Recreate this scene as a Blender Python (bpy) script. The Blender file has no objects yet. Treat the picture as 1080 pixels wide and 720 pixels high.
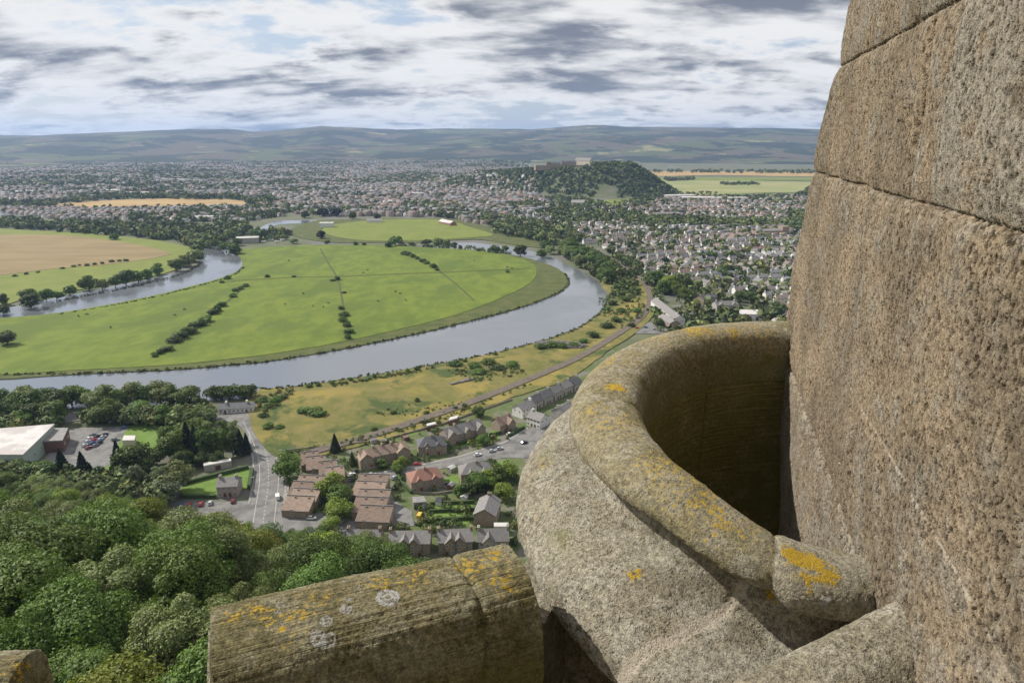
import bpy, math, random
import numpy as np
from mathutils import Vector

random.seed(11)
rng = np.random.default_rng(11)
SC = bpy.context.scene
COL = SC.collection
rad = math.radians

# ------------------------------------------------------------------ camera, sky, sun, exposure
CAMZ = 160.0
PITCH = rad(16.4)
FPX = 720.0                                   # focal length in pixels of a 1080 wide frame (24 mm lens)
cd = bpy.data.cameras.new('camera')
cam = bpy.data.objects.new('camera', cd)
COL.objects.link(cam)
cam.location = (0, 0, CAMZ)
cam.rotation_euler = (math.pi/2 - PITCH, 0, 0)
cd.sensor_width = 36; cd.lens = 24
cd.clip_start = 0.05; cd.clip_end = 60000
SC.camera = cam

SUN_AZ, SUN_EL = rad(-65), rad(41)            # left of the view direction
sv = Vector((math.sin(SUN_AZ)*math.cos(SUN_EL), math.cos(SUN_AZ)*math.cos(SUN_EL), math.sin(SUN_EL)))
sl = bpy.data.lights.new('sun', 'SUN')
sl.energy = 5.0; sl.angle = rad(0.5); sl.color = (1.0, 0.945, 0.85)
so = bpy.data.objects.new('sun', sl); COL.objects.link(so)
so.rotation_euler = sv.to_track_quat('Z', 'Y').to_euler()
so.location = (-50, 50, 300)

SC.view_settings.view_transform = 'Standard'
SC.view_settings.look = 'None'
SC.view_settings.exposure = 0.24
SC.view_settings.gamma = 1.0
SC.view_settings.use_curve_mapping = False


def nd(nt, typ, inp=None, **props):
    n = nt.nodes.new(typ)
    for k, v in props.items():
        setattr(n, k, v)
    for k, v in (inp or {}).items():
        s = n.inputs[k]
        if isinstance(v, bpy.types.NodeSocket):
            nt.links.new(v, s)
        else:
            s.default_value = v
    return n


def c4(c):
    return (c[0], c[1], c[2], 1.0)


def mixc(nt, f, a, b, blend='MIX'):
    n = nt.nodes.new('ShaderNodeMix'); n.data_type = 'RGBA'; n.blend_type = blend
    for s, v in ((n.inputs[0], f), (n.inputs[6], a), (n.inputs[7], b)):
        if isinstance(v, bpy.types.NodeSocket):
            nt.links.new(v, s)
        else:
            s.default_value = v if not isinstance(v, tuple) else c4(v)
    return n.outputs[2]


def math_(nt, op, a, b=0.0, c=0.0, clamp=False):
    n = nt.nodes.new('ShaderNodeMath'); n.operation = op; n.use_clamp = clamp
    for i, v in enumerate((a, b, c)):
        if isinstance(v, bpy.types.NodeSocket):
            nt.links.new(v, n.inputs[i])
        else:
            n.inputs[i].default_value = v
    return n.outputs[0]


def sstep(nt, v, a, b, lo=0.0, hi=1.0):
    n = nd(nt, 'ShaderNodeMapRange', {0: v, 1: a, 2: b, 3: lo, 4: hi}, interpolation_type='SMOOTHSTEP')
    return n.outputs[0]


def noise_(nt, vec, scale, detail=4.0, rough=0.55, dist=0.0):
    n = nd(nt, 'ShaderNodeTexNoise', {'Vector': vec, 'Scale': scale, 'Detail': detail, 'Roughness': rough, 'Distortion': dist})
    return n.outputs[0]


def mapping(nt, vec, scale=(1, 1, 1), loc=(0, 0, 0), rot=(0, 0, 0)):
    return nd(nt, 'ShaderNodeMapping', {'Vector': vec, 'Scale': scale, 'Location': loc, 'Rotation': rot}).outputs[0]


# world: Nishita sky seen through broken layers of stratocumulus
W = bpy.data.worlds.new('World'); SC.world = W
W.use_nodes = True
wt = W.node_tree; wt.nodes.clear()
sky = nd(wt, 'ShaderNodeTexSky', sky_type='NISHITA')
sky.sun_disc = False; sky.sun_elevation = SUN_EL; sky.sun_rotation = SUN_AZ % (2*math.pi)
sky.altitude = 100; sky.air_density = 1.0; sky.dust_density = 1.5
bg1 = nd(wt, 'ShaderNodeBackground', {'Color': sky.outputs[0], 'Strength': 0.10})
tc = nd(wt, 'ShaderNodeTexCoord')
sp = nd(wt, 'ShaderNodeSeparateXYZ', {0: tc.outputs['Generated']})
zc = math_(wt, 'ADD', math_(wt, 'MAXIMUM', sp.outputs[2], 0.0), 0.24)
cx = math_(wt, 'DIVIDE', sp.outputs[0], zc)
cy = math_(wt, 'DIVIDE', sp.outputs[1], zc)
cv = nd(wt, 'ShaderNodeCombineXYZ', {0: cx, 1: cy, 2: 0.0}).outputs[0]
big = noise_(wt, mapping(wt, cv, (0.75, 1.0, 1), (3.1, 1.7, 0)), 1.0, 4, 0.5)
fine = noise_(wt, mapping(wt, cv, (2.5, 3.2, 1), (0.4, 5.2, 2)), 1.0, 10, 0.60, 0.12)
dens = math_(wt, 'ADD', math_(wt, 'MULTIPLY', big, 0.55), math_(wt, 'MULTIPLY', fine, 0.62))
cover = sstep(wt, dens, 0.485, 0.565)
thick = sstep(wt, dens, 0.55, 0.66)
# thick middles are grey underneath, thin edges glow white
under = noise_(wt, mapping(wt, cv, (1.9, 3.8, 1), (9.0, 2.0, 4)), 1.0, 7, 0.55)
grey = math_(wt, 'MULTIPLY', thick, sstep(wt, under, 0.38, 0.62), clamp=True)
ccol = mixc(wt, grey, (0.95, 0.945, 0.94), (0.22, 0.245, 0.30))
cstr = nd(wt, 'ShaderNodeBackground', {'Color': ccol, 'Strength': 0.80})
thin = nd(wt, 'ShaderNodeBackground', {'Color': (0.58, 0.67, 0.82, 1), 'Strength': 0.80})
skymix = nd(wt, 'ShaderNodeMixShader', {0: 0.62, 1: bg1.outputs[0], 2: thin.outputs[0]})   # high thin veil over the blue
wmix = nd(wt, 'ShaderNodeMixShader', {0: cover, 1: skymix.outputs[0], 2: cstr.outputs[0]})
nd(wt, 'ShaderNodeOutputWorld', {0: wmix.outputs[0]})


# ------------------------------------------------------------------ pixels <-> places (the photograph's 1080 x 720 frame)
SP_, CP_ = math.sin(PITCH), math.cos(PITCH)


def ray(px, py):
    a, v = (px-540)/FPX, (360-py)/FPX
    return (a, CP_+v*SP_, -SP_+v*CP_)


def P(px, py, z=0.0):
    d = ray(px, py)
    t = (z-CAMZ)/d[2]
    return (d[0]*t, d[1]*t)


def proj(x, y, z):
    z = z-CAMZ
    f = y*CP_-z*SP_
    u = y*SP_+z*CP_
    return 540+FPX*x/f, 360-FPX*u/f


def inpoly(x, y, poly):
    r = False
    n = len(poly)
    j = n-1
    for i in range(n):
        xi, yi = poly[i]; xj, yj = poly[j]
        if (yi > y) != (yj > y) and x < (xj-xi)*(y-yi)/(yj-yi)+xi:
            r = not r
        j = i
    return r


FG = [[(218, 643), (300, 620), (480, 580), (536, 565), (536, 520), (600, 440), (605, 410), (640, 370), (700, 345), (826, 338), (826, 300), (850, 200), (893, 0), (1080, 0), (1080, 720), (218, 720)],
      [(0, 692), (40, 688), (42, 720), (0, 720)]]


def visible(px, py, m=0):
    if px < -m or px > 1080+m or py > 720+m:
        return False
    return not any(inpoly(px, py, f) for f in FG)


# ------------------------------------------------------------------ object helpers
def tag(o, label=None, cat=None, group=None, kind=None):
    if label: o['label'] = label
    if cat: o['category'] = cat
    if group: o['group'] = group
    if kind: o['kind'] = kind
    return o


def empty(name, loc=(0, 0, 0), rz=0.0):
    o = bpy.data.objects.new(name, None)
    COL.objects.link(o)
    o.location = loc; o.rotation_euler = (0, 0, rz)
    o.empty_display_size = 0.5
    return o


def link(name, me, parent=None, loc=None):
    o = bpy.data.objects.new(name, me)
    COL.objects.link(o)
    if parent: o.parent = parent
    if loc is not None: o.location = loc
    return o


def copy_tree(o, parent=None):
    c = o.copy(); COL.objects.link(c)
    c.parent = parent
    for ch in o.children:
        copy_tree(ch, c)
    return c


def slotmat(o, m, i=0):
    o.material_slots[i].link = 'OBJECT'
    o.material_slots[i].material = m


class MB:
    """collects faces and writes them as one mesh"""
    def __init__(s):
        s.v = []; s.f = []; s.m = []

    def face(s, pts, m=0):
        i = len(s.v)
        s.v += [tuple(p) for p in pts]
        s.f.append(tuple(range(i, i+len(pts)))); s.m.append(m)

    def box(s, x0, x1, y0, y1, z0, z1, m=0, bottom=True):
        i = len(s.v)
        s.v += [(x0, y0, z0), (x1, y0, z0), (x1, y1, z0), (x0, y1, z0), (x0, y0, z1), (x1, y0, z1), (x1, y1, z1), (x0, y1, z1)]
        q = [(4, 5, 6, 7), (0, 1, 5, 4), (1, 2, 6, 5), (2, 3, 7, 6), (3, 0, 4, 7)]
        if bottom: q.append((3, 2, 1, 0))
        for a in q:
            s.f.append(tuple(i+k for k in a)); s.m.append(m)

    def prism(s, poly, z0, z1, m=0, bottom=False):
        n = len(poly); i = len(s.v)
        s.v += [(x, y, z0) for x, y in poly]+[(x, y, z1) for x, y in poly]
        s.f.append(tuple(i+n+k for k in range(n))); s.m.append(m)
        for k in range(n):
            j = (k+1) % n
            s.f.append((i+k, i+j, i+n+j, i+n+k)); s.m.append(m)

    def tube(s, pts, rads, sides=7, m=0, cap=True):
        base = []
        pts = [Vector(p) for p in pts]
        for k, p in enumerate(pts):
            d = (pts[min(k+1, len(pts)-1)]-pts[max(k-1, 0)]).normalized()
            a = d.cross(Vector((0, 0, 1)))
            if a.length < 1e-3: a = Vector((1, 0, 0))
            a.normalize(); b = a.cross(d).normalized()
            base.append(len(s.v))
            for q in range(sides):
                t = 2*math.pi*q/sides
                s.v.append(tuple(p+(a*math.cos(t)+b*math.sin(t))*rads[k]))
        for k in range(len(pts)-1):
            for q in range(sides):
                r = (q+1) % sides
                s.f.append((base[k]+q, base[k]+r, base[k+1]+r, base[k+1]+q)); s.m.append(m)
        if cap:
            s.f.append(tuple(base[-1]+q for q in range(sides))); s.m.append(m)
            s.f.append(tuple(base[0]+q for q in reversed(range(sides)))); s.m.append(m)

    def mesh(s, name, mats, smooth=False):
        me = bpy.data.meshes.new(name)
        me.from_pydata(s.v, [], s.f)
        for m in mats: me.materials.append(m)
        me.polygons.foreach_set('material_index', s.m)
        if smooth: me.polygons.foreach_set('use_smooth', [True]*len(s.f))
        me.update()
        return me

    def build(s, name, mats, parent=None, smooth=False):
        return link(name, s.mesh(name, mats if isinstance(mats, list) else [mats], smooth), parent)


def np_mesh(name, V, loops, counts, mats, midx=None, smooth=False, cols=None):
    """fast mesh from numpy arrays; cols = per face colours"""
    me = bpy.data.meshes.new(name)
    me.vertices.add(len(V)); me.vertices.foreach_set('co', np.ascontiguousarray(V, dtype=np.float32).ravel())
    me.loops.add(len(loops)); me.loops.foreach_set('vertex_index', np.asarray(loops, dtype=np.int32))
    st = np.concatenate(([0], np.cumsum(counts)[:-1])).astype(np.int32)
    me.polygons.add(len(counts)); me.polygons.foreach_set('loop_start', st)
    for m in mats: me.materials.append(m)
    if midx is not None: me.polygons.foreach_set('material_index', np.asarray(midx, dtype=np.int32))
    if smooth: me.polygons.foreach_set('use_smooth', np.ones(len(counts), dtype=bool))
    me.update(calc_edges=True)
    me.validate()
    if cols is not None:
        a = me.attributes.new('tint', 'FLOAT_COLOR', 'FACE')
        a.data.foreach_set('color', np.hstack([cols, np.ones((len(cols), 1))]).astype(np.float32).ravel())
    return me


def grid_mesh(name, V, mats, uv=None, attrs=None, flip=False):
    """V[nu,nv,3] -> smooth quad grid with optional UV map and per-vertex float attributes"""
    nu, nv = V.shape[:2]
    idx = np.arange(nu*nv).reshape(nu, nv)
    q = np.stack([idx[:-1, :-1], idx[1:, :-1], idx[1:, 1:], idx[:-1, 1:]], -1).reshape(-1, 4)
    if flip: q = q[:, ::-1]
    me = np_mesh(name, V.reshape(-1, 3), q.ravel(), np.full(len(q), 4), mats, smooth=True)
    if uv is not None:
        ul = me.uv_layers.new(name='UVMap')
        ul.data.foreach_set('uv', uv.reshape(-1, 2)[q.ravel()].astype(np.float32).ravel())
    for k, a in (attrs or {}).items():
        at = me.attributes.new(k, 'FLOAT', 'POINT')
        at.data.foreach_set('value', a.astype(np.float32).ravel())
    return me


def vnoise(x, y, seed=0):
    """numpy value noise 0..1"""
    xi, yi = np.floor(x).astype(np.int64), np.floor(y).astype(np.int64)
    fx, fy = x-xi, y-yi
    fx = fx*fx*(3-2*fx); fy = fy*fy*(3-2*fy)

    def h(a, b):
        n = (a*374761393+b*668265263+seed*974711) & 0xffffffff
        n = ((n ^ (n >> 13))*1274126177) & 0xffffffff
        return ((n ^ (n >> 16)) & 0xffff)/65535.0
    return (h(xi, yi)*(1-fx)+h(xi+1, yi)*fx)*(1-fy)+(h(xi, yi+1)*(1-fx)+h(xi+1, yi+1)*fx)*fy


def fbm(x, y, seed=0, o=4):
    s = 0; a = 0.5; t = 0
    for k in range(o):
        s = s+a*vnoise(x*2**k, y*2**k, seed+k); t += a; a *= 0.5
    return s/t


ORD = ['leftmost']+[w+' from left' for w in 'second third fourth fifth sixth seventh eighth ninth tenth eleventh twelfth thirteenth fourteenth'.split()]
LABELS = []     # (object, base label, picture x) resolved at the end into labels that single things out


def later(o, base, px):
    LABELS.append((o, base, px))


def resolve_labels():
    by = {}
    for o, b, px in LABELS:
        by.setdefault(b, []).append((px, o))
    for b, l in by.items():
        l.sort(key=lambda t: t[0])
        for i, (px, o) in enumerate(l):
            if len(l) == 1: o['label'] = b
            elif len(l) == 2: o['label'] = b+', '+('left' if i == 0 else 'right')+' of two'
            elif i == len(l)-1: o['label'] = b+', rightmost'
            elif i < len(ORD): o['label'] = b+', '+ORD[i]
            else: o['label'] = b


# ------------------------------------------------------------------ materials
def newmat(name):
    m = bpy.data.materials.new(name); m.use_nodes = True
    nt = m.node_tree; nt.nodes.clear()
    return m, nt


def finish(nt, col, rough=0.85, bump=None, bstr=0.4, bdist=0.1, spec=0.3, metallic=0.0, extra=None):
    b = nd(nt, 'ShaderNodeBsdfPrincipled')
    for k, v in (('Base Color', col), ('Roughness', rough), ('Specular IOR Level', spec), ('Metallic', metallic)):
        if isinstance(v, bpy.types.NodeSocket): nt.links.new(v, b.inputs[k])
        else: b.inputs[k].default_value = c4(v) if isinstance(v, tuple) else v
    if bump is not None:
        bn = nd(nt, 'ShaderNodeBump', {'Height': bump, 'Strength': bstr, 'Distance': bdist})
        nt.links.new(bn.outputs[0], b.inputs['Normal'])
    o = nd(nt, 'ShaderNodeOutputMaterial', {0: b.outputs[0]})
    return b, o


def mat(name, c1, c2=None, scale=1.0, detail=5, rough=0.85, bump=0.0, bscale=None, lo=0.35, hi=0.65, tint=0.0, spec=0.3, metallic=0.0, coord='Object', c3=None, scale3=0.2, stretch=(1, 1, 1)):
    m, nt = newmat(name)
    t = nd(nt, 'ShaderNodeTexCoord').outputs[coord]
    t = mapping(nt, t, stretch)
    n = noise_(nt, t, scale, detail, 0.6)
    col = mixc(nt, sstep(nt, n, lo, hi), c1, c2 or tuple(x*0.75 for x in c1))
    if c3:
        col = mixc(nt, sstep(nt, noise_(nt, t, scale3, 4, 0.6), 0.48, 0.62), col, c3)
    if tint:
        oi = nd(nt, 'ShaderNodeObjectInfo')
        h = nd(nt, 'ShaderNodeHueSaturation', {'Hue': 0.5, 'Saturation': 1.0, 'Value': math_(nt, 'ADD', 1-tint/2, math_(nt, 'MULTIPLY', oi.outputs['Random'], tint)), 'Color': col})
        col = h.outputs[0]
    bm = noise_(nt, t, bscale or scale*4, 4, 0.6) if bump else None
    finish(nt, col, rough, bm, 1.0, bump, spec, metallic)
    return m


def tintmat(name, rough=0.85, var=0.25, scale=0.5, spec=0.25):
    """face colour from the 'tint' attribute, mottled"""
    m, nt = newmat(name)
    a = nd(nt, 'ShaderNodeAttribute', attribute_name='tint')
    t = nd(nt, 'ShaderNodeTexCoord').outputs['Object']
    n = sstep(nt, noise_(nt, t, scale, 4), 0.3, 0.7, 1-var, 1+var)
    col = mixc(nt, 1.0, a.outputs['Color'], nd(nt, 'ShaderNodeCombineColor', {0: n, 1: n, 2: n}).outputs[0], 'MULTIPLY')
    finish(nt, col, rough, spec=spec)
    return m


def leafmat(name, c, v=0.35, hue=0.014):
    m, nt = newmat(name)
    g = nd(nt, 'ShaderNodeNewGeometry'); oi = nd(nt, 'ShaderNodeObjectInfo')
    val = math_(nt, 'ADD', 1-v, math_(nt, 'MULTIPLY', g.outputs['Random Per Island'], 2*v))
    val = math_(nt, 'MULTIPLY', val, math_(nt, 'ADD', 0.76, math_(nt, 'MULTIPLY', oi.outputs['Random'], 0.44)))
    hu = math_(nt, 'ADD', 0.5-hue, math_(nt, 'MULTIPLY', oi.outputs['Random'], 2*hue))
    col = nd(nt, 'ShaderNodeHueSaturation', {'Hue': hu, 'Saturation': 1.0, 'Value': val, 'Color': c4(c)}).outputs[0]
    d = nd(nt, 'ShaderNodeBsdfPrincipled', {'Base Color': col, 'Roughness': 0.6, 'Specular IOR Level': 0.25})
    tr = nd(nt, 'ShaderNodeBsdfTranslucent', {'Color': mixc(nt, 1.0, col, (1.0, 1.05, 0.45), 'MULTIPLY')})
    mx = nd(nt, 'ShaderNodeMixShader', {0: 0.28, 1: d.outputs[0], 2: tr.outputs[0]})
    nd(nt, 'ShaderNodeOutputMaterial', {0: mx.outputs[0]})
    return m

# ------------------------------------------------------------------ terrain
def sm(t):
    t = np.clip(t, 0, 1)
    return t*t*(3-2*t)


HA, HB = np.array([300.0, 2180.0]), np.array([-30.0, 2600.0])      # ridge of the castle hill


def gz(x, y):
    """ground height"""
    x = np.asarray(x, dtype=float); y = np.asarray(y, dtype=float)
    r = np.hypot(x, y); az = np.degrees(np.arctan2(x, y))
    r0 = np.interp(az, [-180, -75, -37, -30, -22, -8, 0], [420, 420, 392, 335, 282, 250, 238])
    back = sm((np.abs(az)-70)/40)*400
    h = 96*(1-sm((r-40)/(r0+back-40)))
    ab = HB-HA
    t = np.clip(((x-HA[0])*ab[0]+(y-HA[1])*ab[1])/(ab@ab), 0, 1)
    dx, dy = x-(HA[0]+t*ab[0]), y-(HA[1]+t*ab[1])
    d = np.hypot(dx, dy*0.85)
    w = 222+95*t
    d = d*(1+0.25*(fbm(x/120, y/120, 5, 3)-0.5))
    h = h+(86-42*t)*(1-sm((d-60)/(w-60)))
    return h


def gz1(x, y):
    if math.hypot(x-HA[0], y-HA[1]) < 1100: return float(gz(np.array([x]), np.array([y]))[0])
    r = math.hypot(x, y); az = math.degrees(math.atan2(x, y))
    r0 = float(np.interp(az, [-180, -75, -37, -30, -22, -8, 0], [420, 420, 392, 335, 282, 250, 238]))
    q = min(max((abs(az)-70)/40, 0), 1); q = q*q*(3-2*q)*400
    u = min(max((r-40)/(r0+q-40), 0), 1)
    return 96*(1-u*u*(3-2*u))


# ground materials -------------------------------------------------
M_ground = mat('plain_ground', (0.085, 0.10, 0.045), (0.12, 0.125, 0.07), 0.02, 6, 0.95, c3=(0.13, 0.125, 0.115), scale3=0.012)
M_grass = mat('meadow_grass', (0.094, 0.132, 0.011), (0.130, 0.168, 0.016), 0.07, 8, 0.95, c3=(0.082, 0.118, 0.011), scale3=0.02, bump=0.5, bscale=0.35, stretch=(1, 0.55, 1))
M_grass2 = mat('pale_meadow', (0.125, 0.155, 0.022), (0.155, 0.18, 0.03), 0.03, 6, 0.95)
M_marsh = mat('bank_sedge', (0.055, 0.075, 0.016), (0.095, 0.10, 0.026), 0.08, 6, 0.95, bump=0.6, bscale=0.6)
M_stub = mat('stubble', (0.19, 0.138, 0.06), (0.235, 0.178, 0.08), 0.03, 6, 0.95, stretch=(0.3, 1, 1))
M_gold = mat('ripe_barley', (0.36, 0.25, 0.105), (0.30, 0.20, 0.085), 0.01, 4, 0.95)
M_carse = mat('carse_field', (0.18, 0.21, 0.07), (0.27, 0.25, 0.11), 0.004, 4, 0.95)
M_tarmac = mat('tarmac', (0.15, 0.145, 0.14), (0.195, 0.19, 0.18), 0.25, 7, 0.9, c3=(0.115, 0.112, 0.11), scale3=0.10)
M_pave = mat('pavement', (0.27, 0.26, 0.245), (0.23, 0.225, 0.21), 0.5, 5, 0.9)
M_ballast = mat('ballast', (0.14, 0.115, 0.09), (0.10, 0.085, 0.07), 0.3, 5, 0.95)
M_white = mat('white_line', (0.58, 0.58, 0.55), (0.40, 0.40, 0.38), 0.6)
M_lawn = mat('lawn', (0.10, 0.17, 0.03), (0.13, 0.20, 0.04), 0.2, 5, 0.95)
M_garden = mat('garden_plots', (0.07, 0.105, 0.03), (0.11, 0.125, 0.05), 0.15, 6, 0.95, c3=(0.15, 0.14, 0.115), scale3=0.09)

# rough grassland: straw, moss green and rushes in patches
M_rough, nt = newmat('rough_grass')
t = nd(nt, 'ShaderNodeTexCoord').outputs['Object']
a = sstep(nt, noise_(nt, t, 0.02, 7, 0.62, 0.6), 0.38, 0.53)
b = sstep(nt, noise_(nt, t, 0.09, 6, 0.65), 0.40, 0.62)
c = sstep(nt, noise_(nt, mapping(nt, t, (1, 1, 1), (40, 9, 0)), 0.033, 7, 0.66, 0.4), 0.50, 0.62)
col = mixc(nt, a, (0.245, 0.195, 0.045), (0.125, 0.125, 0.028))
col = mixc(nt, math_(nt, 'MULTIPLY', b, 0.6), col, (0.20, 0.16, 0.06))
col = mixc(nt, c, col, (0.055, 0.08, 0.018))
finish(nt, col, 0.95, noise_(nt, t, 0.7, 6, 0.7), 0.8, 0.8)

# moorland hills
M_hill, nt = newmat('moor_and_forest')
t = nd(nt, 'ShaderNodeTexCoord').outputs['Object']
f1 = sstep(nt, noise_(nt, t, 0.0016, 9, 0.68, 0.4), 0.48, 0.52)
f2 = sstep(nt, noise_(nt, mapping(nt, t, (1, 1, 1), (900, 4000, 0)), 0.0012, 7, 0.6), 0.48, 0.56)
f3 = sstep(nt, noise_(nt, mapping(nt, t, (1, 1, 1), (7000, 100, 0)), 0.0026, 6, 0.6), 0.60, 0.63)
col = mixc(nt, f2, (0.085, 0.072, 0.048), (0.07, 0.085, 0.035))
col = mixc(nt, f3, col, (0.20, 0.19, 0.08))
col = mixc(nt, f1, col, (0.018, 0.026, 0.014))
finish(nt, col, 1.0, noise_(nt, t, 0.006, 6, 0.6), 0.6, 40.0)

# river water
M_water, nt = newmat('river_water')
t = nd(nt, 'ShaderNodeTexCoord').outputs['Object']
w1 = noise_(nt, mapping(nt, t, (1, 1, 1)), 0.35, 4, 0.6)
w2 = noise_(nt, t, 0.012, 4, 0.55, 0.8)
rg = sstep(nt, w2, 0.40, 0.62, 0.10, 0.26)
bs, _ = finish(nt, (0.13, 0.14, 0.155), rg, w1, 0.35, 0.10, spec=0.8)
bs.inputs['IOR'].default_value = 1.6

# ground sheet: polar grid, fine in front of the camera, reaching far past the plain
azs = np.concatenate([np.linspace(-180, -52, 50)[:-1], np.linspace(-52, 52, 420), np.linspace(52, 180, 50)[1:]])
rs = np.concatenate([[1.0], np.geomspace(8, 6000, 240), np.geomspace(6300, 20000, 12)])
A, R_ = np.meshgrid(np.radians(azs), rs, indexing='ij')
X, Y = R_*np.sin(A), R_*np.cos(A)
tag(link('ground', grid_mesh('ground', np.stack([X, Y, gz(X, Y)], -1), [M_ground], flip=True)), kind='structure')

# hills: ridge line heights set along the skyline, 5.5 to 13 km away
rx = [-400, 0, 40, 100, 160, 200, 240, 270, 300, 340, 390, 430, 470, 520, 560, 590, 612, 635, 660, 700, 780, 860, 1000, 1300, 1700]
ry = [145, 143, 143, 140.5, 138, 136.5, 137, 140, 137.5, 134, 136.5, 138, 137, 136.5, 137, 135.0, 133.5, 132.5, 134.5, 134.5, 135.5, 137, 138, 141, 144]
azs = np.linspace(-48, 48, 520)
rs = np.linspace(5200, 15000, 150)
A, R_ = np.meshgrid(np.radians(azs), rs, indexing='ij')
X, Y = R_*np.sin(A), R_*np.cos(A)
px = 540+750*np.tan(A)
yr = np.interp(px, rx, ry)
Hr = 160+(148-yr)/750*10500*np.cos(A)
u = (R_-5300)/(10500-5300)
H = Hr*(0.30*sm(u/0.35)*0.5+0.85*sm(u))*np.where(u > 1, 1-0.25*sm((u-1)*1.2), 1)
H = H+sm(u*3)*sm((1.05-u)*6)*60*(fbm(X/1400, Y/1400, 3, 5)-0.5)*2
H = H+sm(u*2)*8*(fbm(X/250, Y/250, 33, 3)-0.5)
H[:, 0] = -5
tag(link('hills', grid_mesh('hills', np.stack([X, Y, H], -1), [M_hill], flip=True)), kind='structure')


# ------------------------------------------------------------------ flat areas of the plain
def smooth_poly(pts, n=6, closed=True):
    out = []
    m = len(pts)
    rg = range(m) if closed else range(m-1)
    for i in rg:
        if closed: p0, p1, p2, p3 = pts[i-1], pts[i], pts[(i+1) % m], pts[(i+2) % m]
        else: p0, p1, p2, p3 = pts[max(i-1, 0)], pts[i], pts[i+1], pts[min(i+2, m-1)]
        for k in range(n):
            t = k/n
            out.append(tuple(0.5*((2*p1[q])+(-p0[q]+p2[q])*t+(2*p0[q]-5*p1[q]+4*p2[q]-p3[q])*t*t+(-p0[q]+3*p1[q]-3*p2[q]+p3[q])*t**3) for q in range(len(p1))))
    if not closed: out.append(tuple(pts[-1]))
    return out


def sheet(name, pix, z, m, smooth=True, z0=-0.5, jit=0.0, kind='structure'):
    g = [P(*p) for p in pix]
    if smooth: g = smooth_poly(g)
    if jit:
        g = [(x+random.uniform(-jit, jit), y+random.uniform(-jit, jit)) for x, y in g]
    b = MB(); b.prism(g, z0, z)
    o = b.build(name, m)
    if kind: o['kind'] = kind
    return o


# water first (lowest), then the meadows as low terraces whose edges are the banks
sheet('river_water', [(-60, 432), (120, 430), (270, 420), (305, 408), (380, 398), (450, 386), (510, 375), (570, 360), (612, 345), (636, 326), (641, 312), (630, 296), (605, 282),
               (577, 269), (545, 261), (500, 256), (455, 256), (455, 262), (500, 275), (500, 330), (400, 345), (300, 360), (200, 370), (0, 385), (-60, 390)], 0.15, M_water, False)
sheet('river_water', [(-60, 352), (40, 345), (120, 328), (200, 308), (250, 292), (262, 280), (258, 266), (240, 258), (215, 257), (203, 262), (212, 272), (200, 284), (130, 300), (60, 314), (0, 326), (-60, 334)], 0.15, M_water)
sheet('river_water', [(276, 250), (280, 243), (290, 238), (308, 236), (345, 235), (345, 232.5), (300, 233), (283, 236), (272, 243), (268, 252)], 0.30, M_water)
sheet('river_water', [(-20, 234), (14, 233), (19, 226), (12, 222), (-20, 223)], 0.30, M_water)
sheet('river_bank', [(-60, 348), (60, 333), (150, 317), (215, 301), (246, 291), (257, 282), (255, 271), (246, 264), (330, 259), (400, 259.5), (455, 262.5), (500, 264), (545, 270), (580, 280), (597, 290), (599, 301), (583, 312), (545, 326),
                        (480, 343), (400, 361), (300, 379), (200, 389), (100, 394), (-60, 397)], 0.7, M_marsh, jit=1.0)
sheet('pasture', [(-60, 345), (60, 331), (150, 315), (215, 299), (245, 289), (255, 281), (253, 271), (246, 264), (330, 259), (400, 259), (455, 262), (500, 264), (535, 269), (560, 278), (566, 287), (560, 298), (535, 312),
                  (480, 333), (400, 353), (300, 372), (200, 384), (100, 390), (-60, 393)], 1.0, M_grass, jit=0.8)
sheet('field', [(312, 250), (306, 243), (320, 237), (340, 232.5), (400, 231), (470, 231.5), (500, 236), (540, 246), (575, 257), (572, 262), (540, 258), (500, 253), (440, 256), (400, 256), (350, 256)], 0.9, M_marsh)
sheet('field', [(342, 246), (350, 238), (400, 232.5), (466, 232.5), (495, 240), (520, 248), (500, 251), (430, 254.5), (375, 253.5)], 1.3, M_grass2)
sheet('field', [(-60, 244), (60, 244.5), (150, 252), (196, 260), (208, 266), (205, 276), (170, 290), (110, 302), (40, 312), (-60, 325)], 0.8, M_grass2)
sheet('field', [(-60, 252), (0, 248), (70, 249), (130, 256), (172, 265), (176, 270), (120, 279), (60, 284), (0, 291), (-60, 297)], 1.1, M_stub)
sheet('field', [(58, 218), (75, 214), (130, 211), (200, 209.5), (254, 212), (258, 216), (200, 218.5), (120, 219)], 0.8, M_gold)
sheet('rough_grass', [(262, 424), (275, 411), (305, 409), (380, 398.5), (450, 386.5), (510, 375.5), (570, 360.5), (612, 345.5), (636, 327), (642, 312), (634, 296), (655, 282), (672, 290), (688, 305), (689, 330), (672, 350),
                      (640, 372), (600, 400), (540, 420), (470, 446), (400, 465), (330, 484), (290, 482), (268, 455)], 0.75, M_rough, jit=0.8)
sheet('garden_ground', [(286, 474), (330, 483), (400, 464), (470, 445), (540, 419), (600, 399), (650, 365), (700, 420), (700, 600), (640, 640), (420, 660), (290, 580), (300, 520)], 0.25, M_garden, False)
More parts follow.
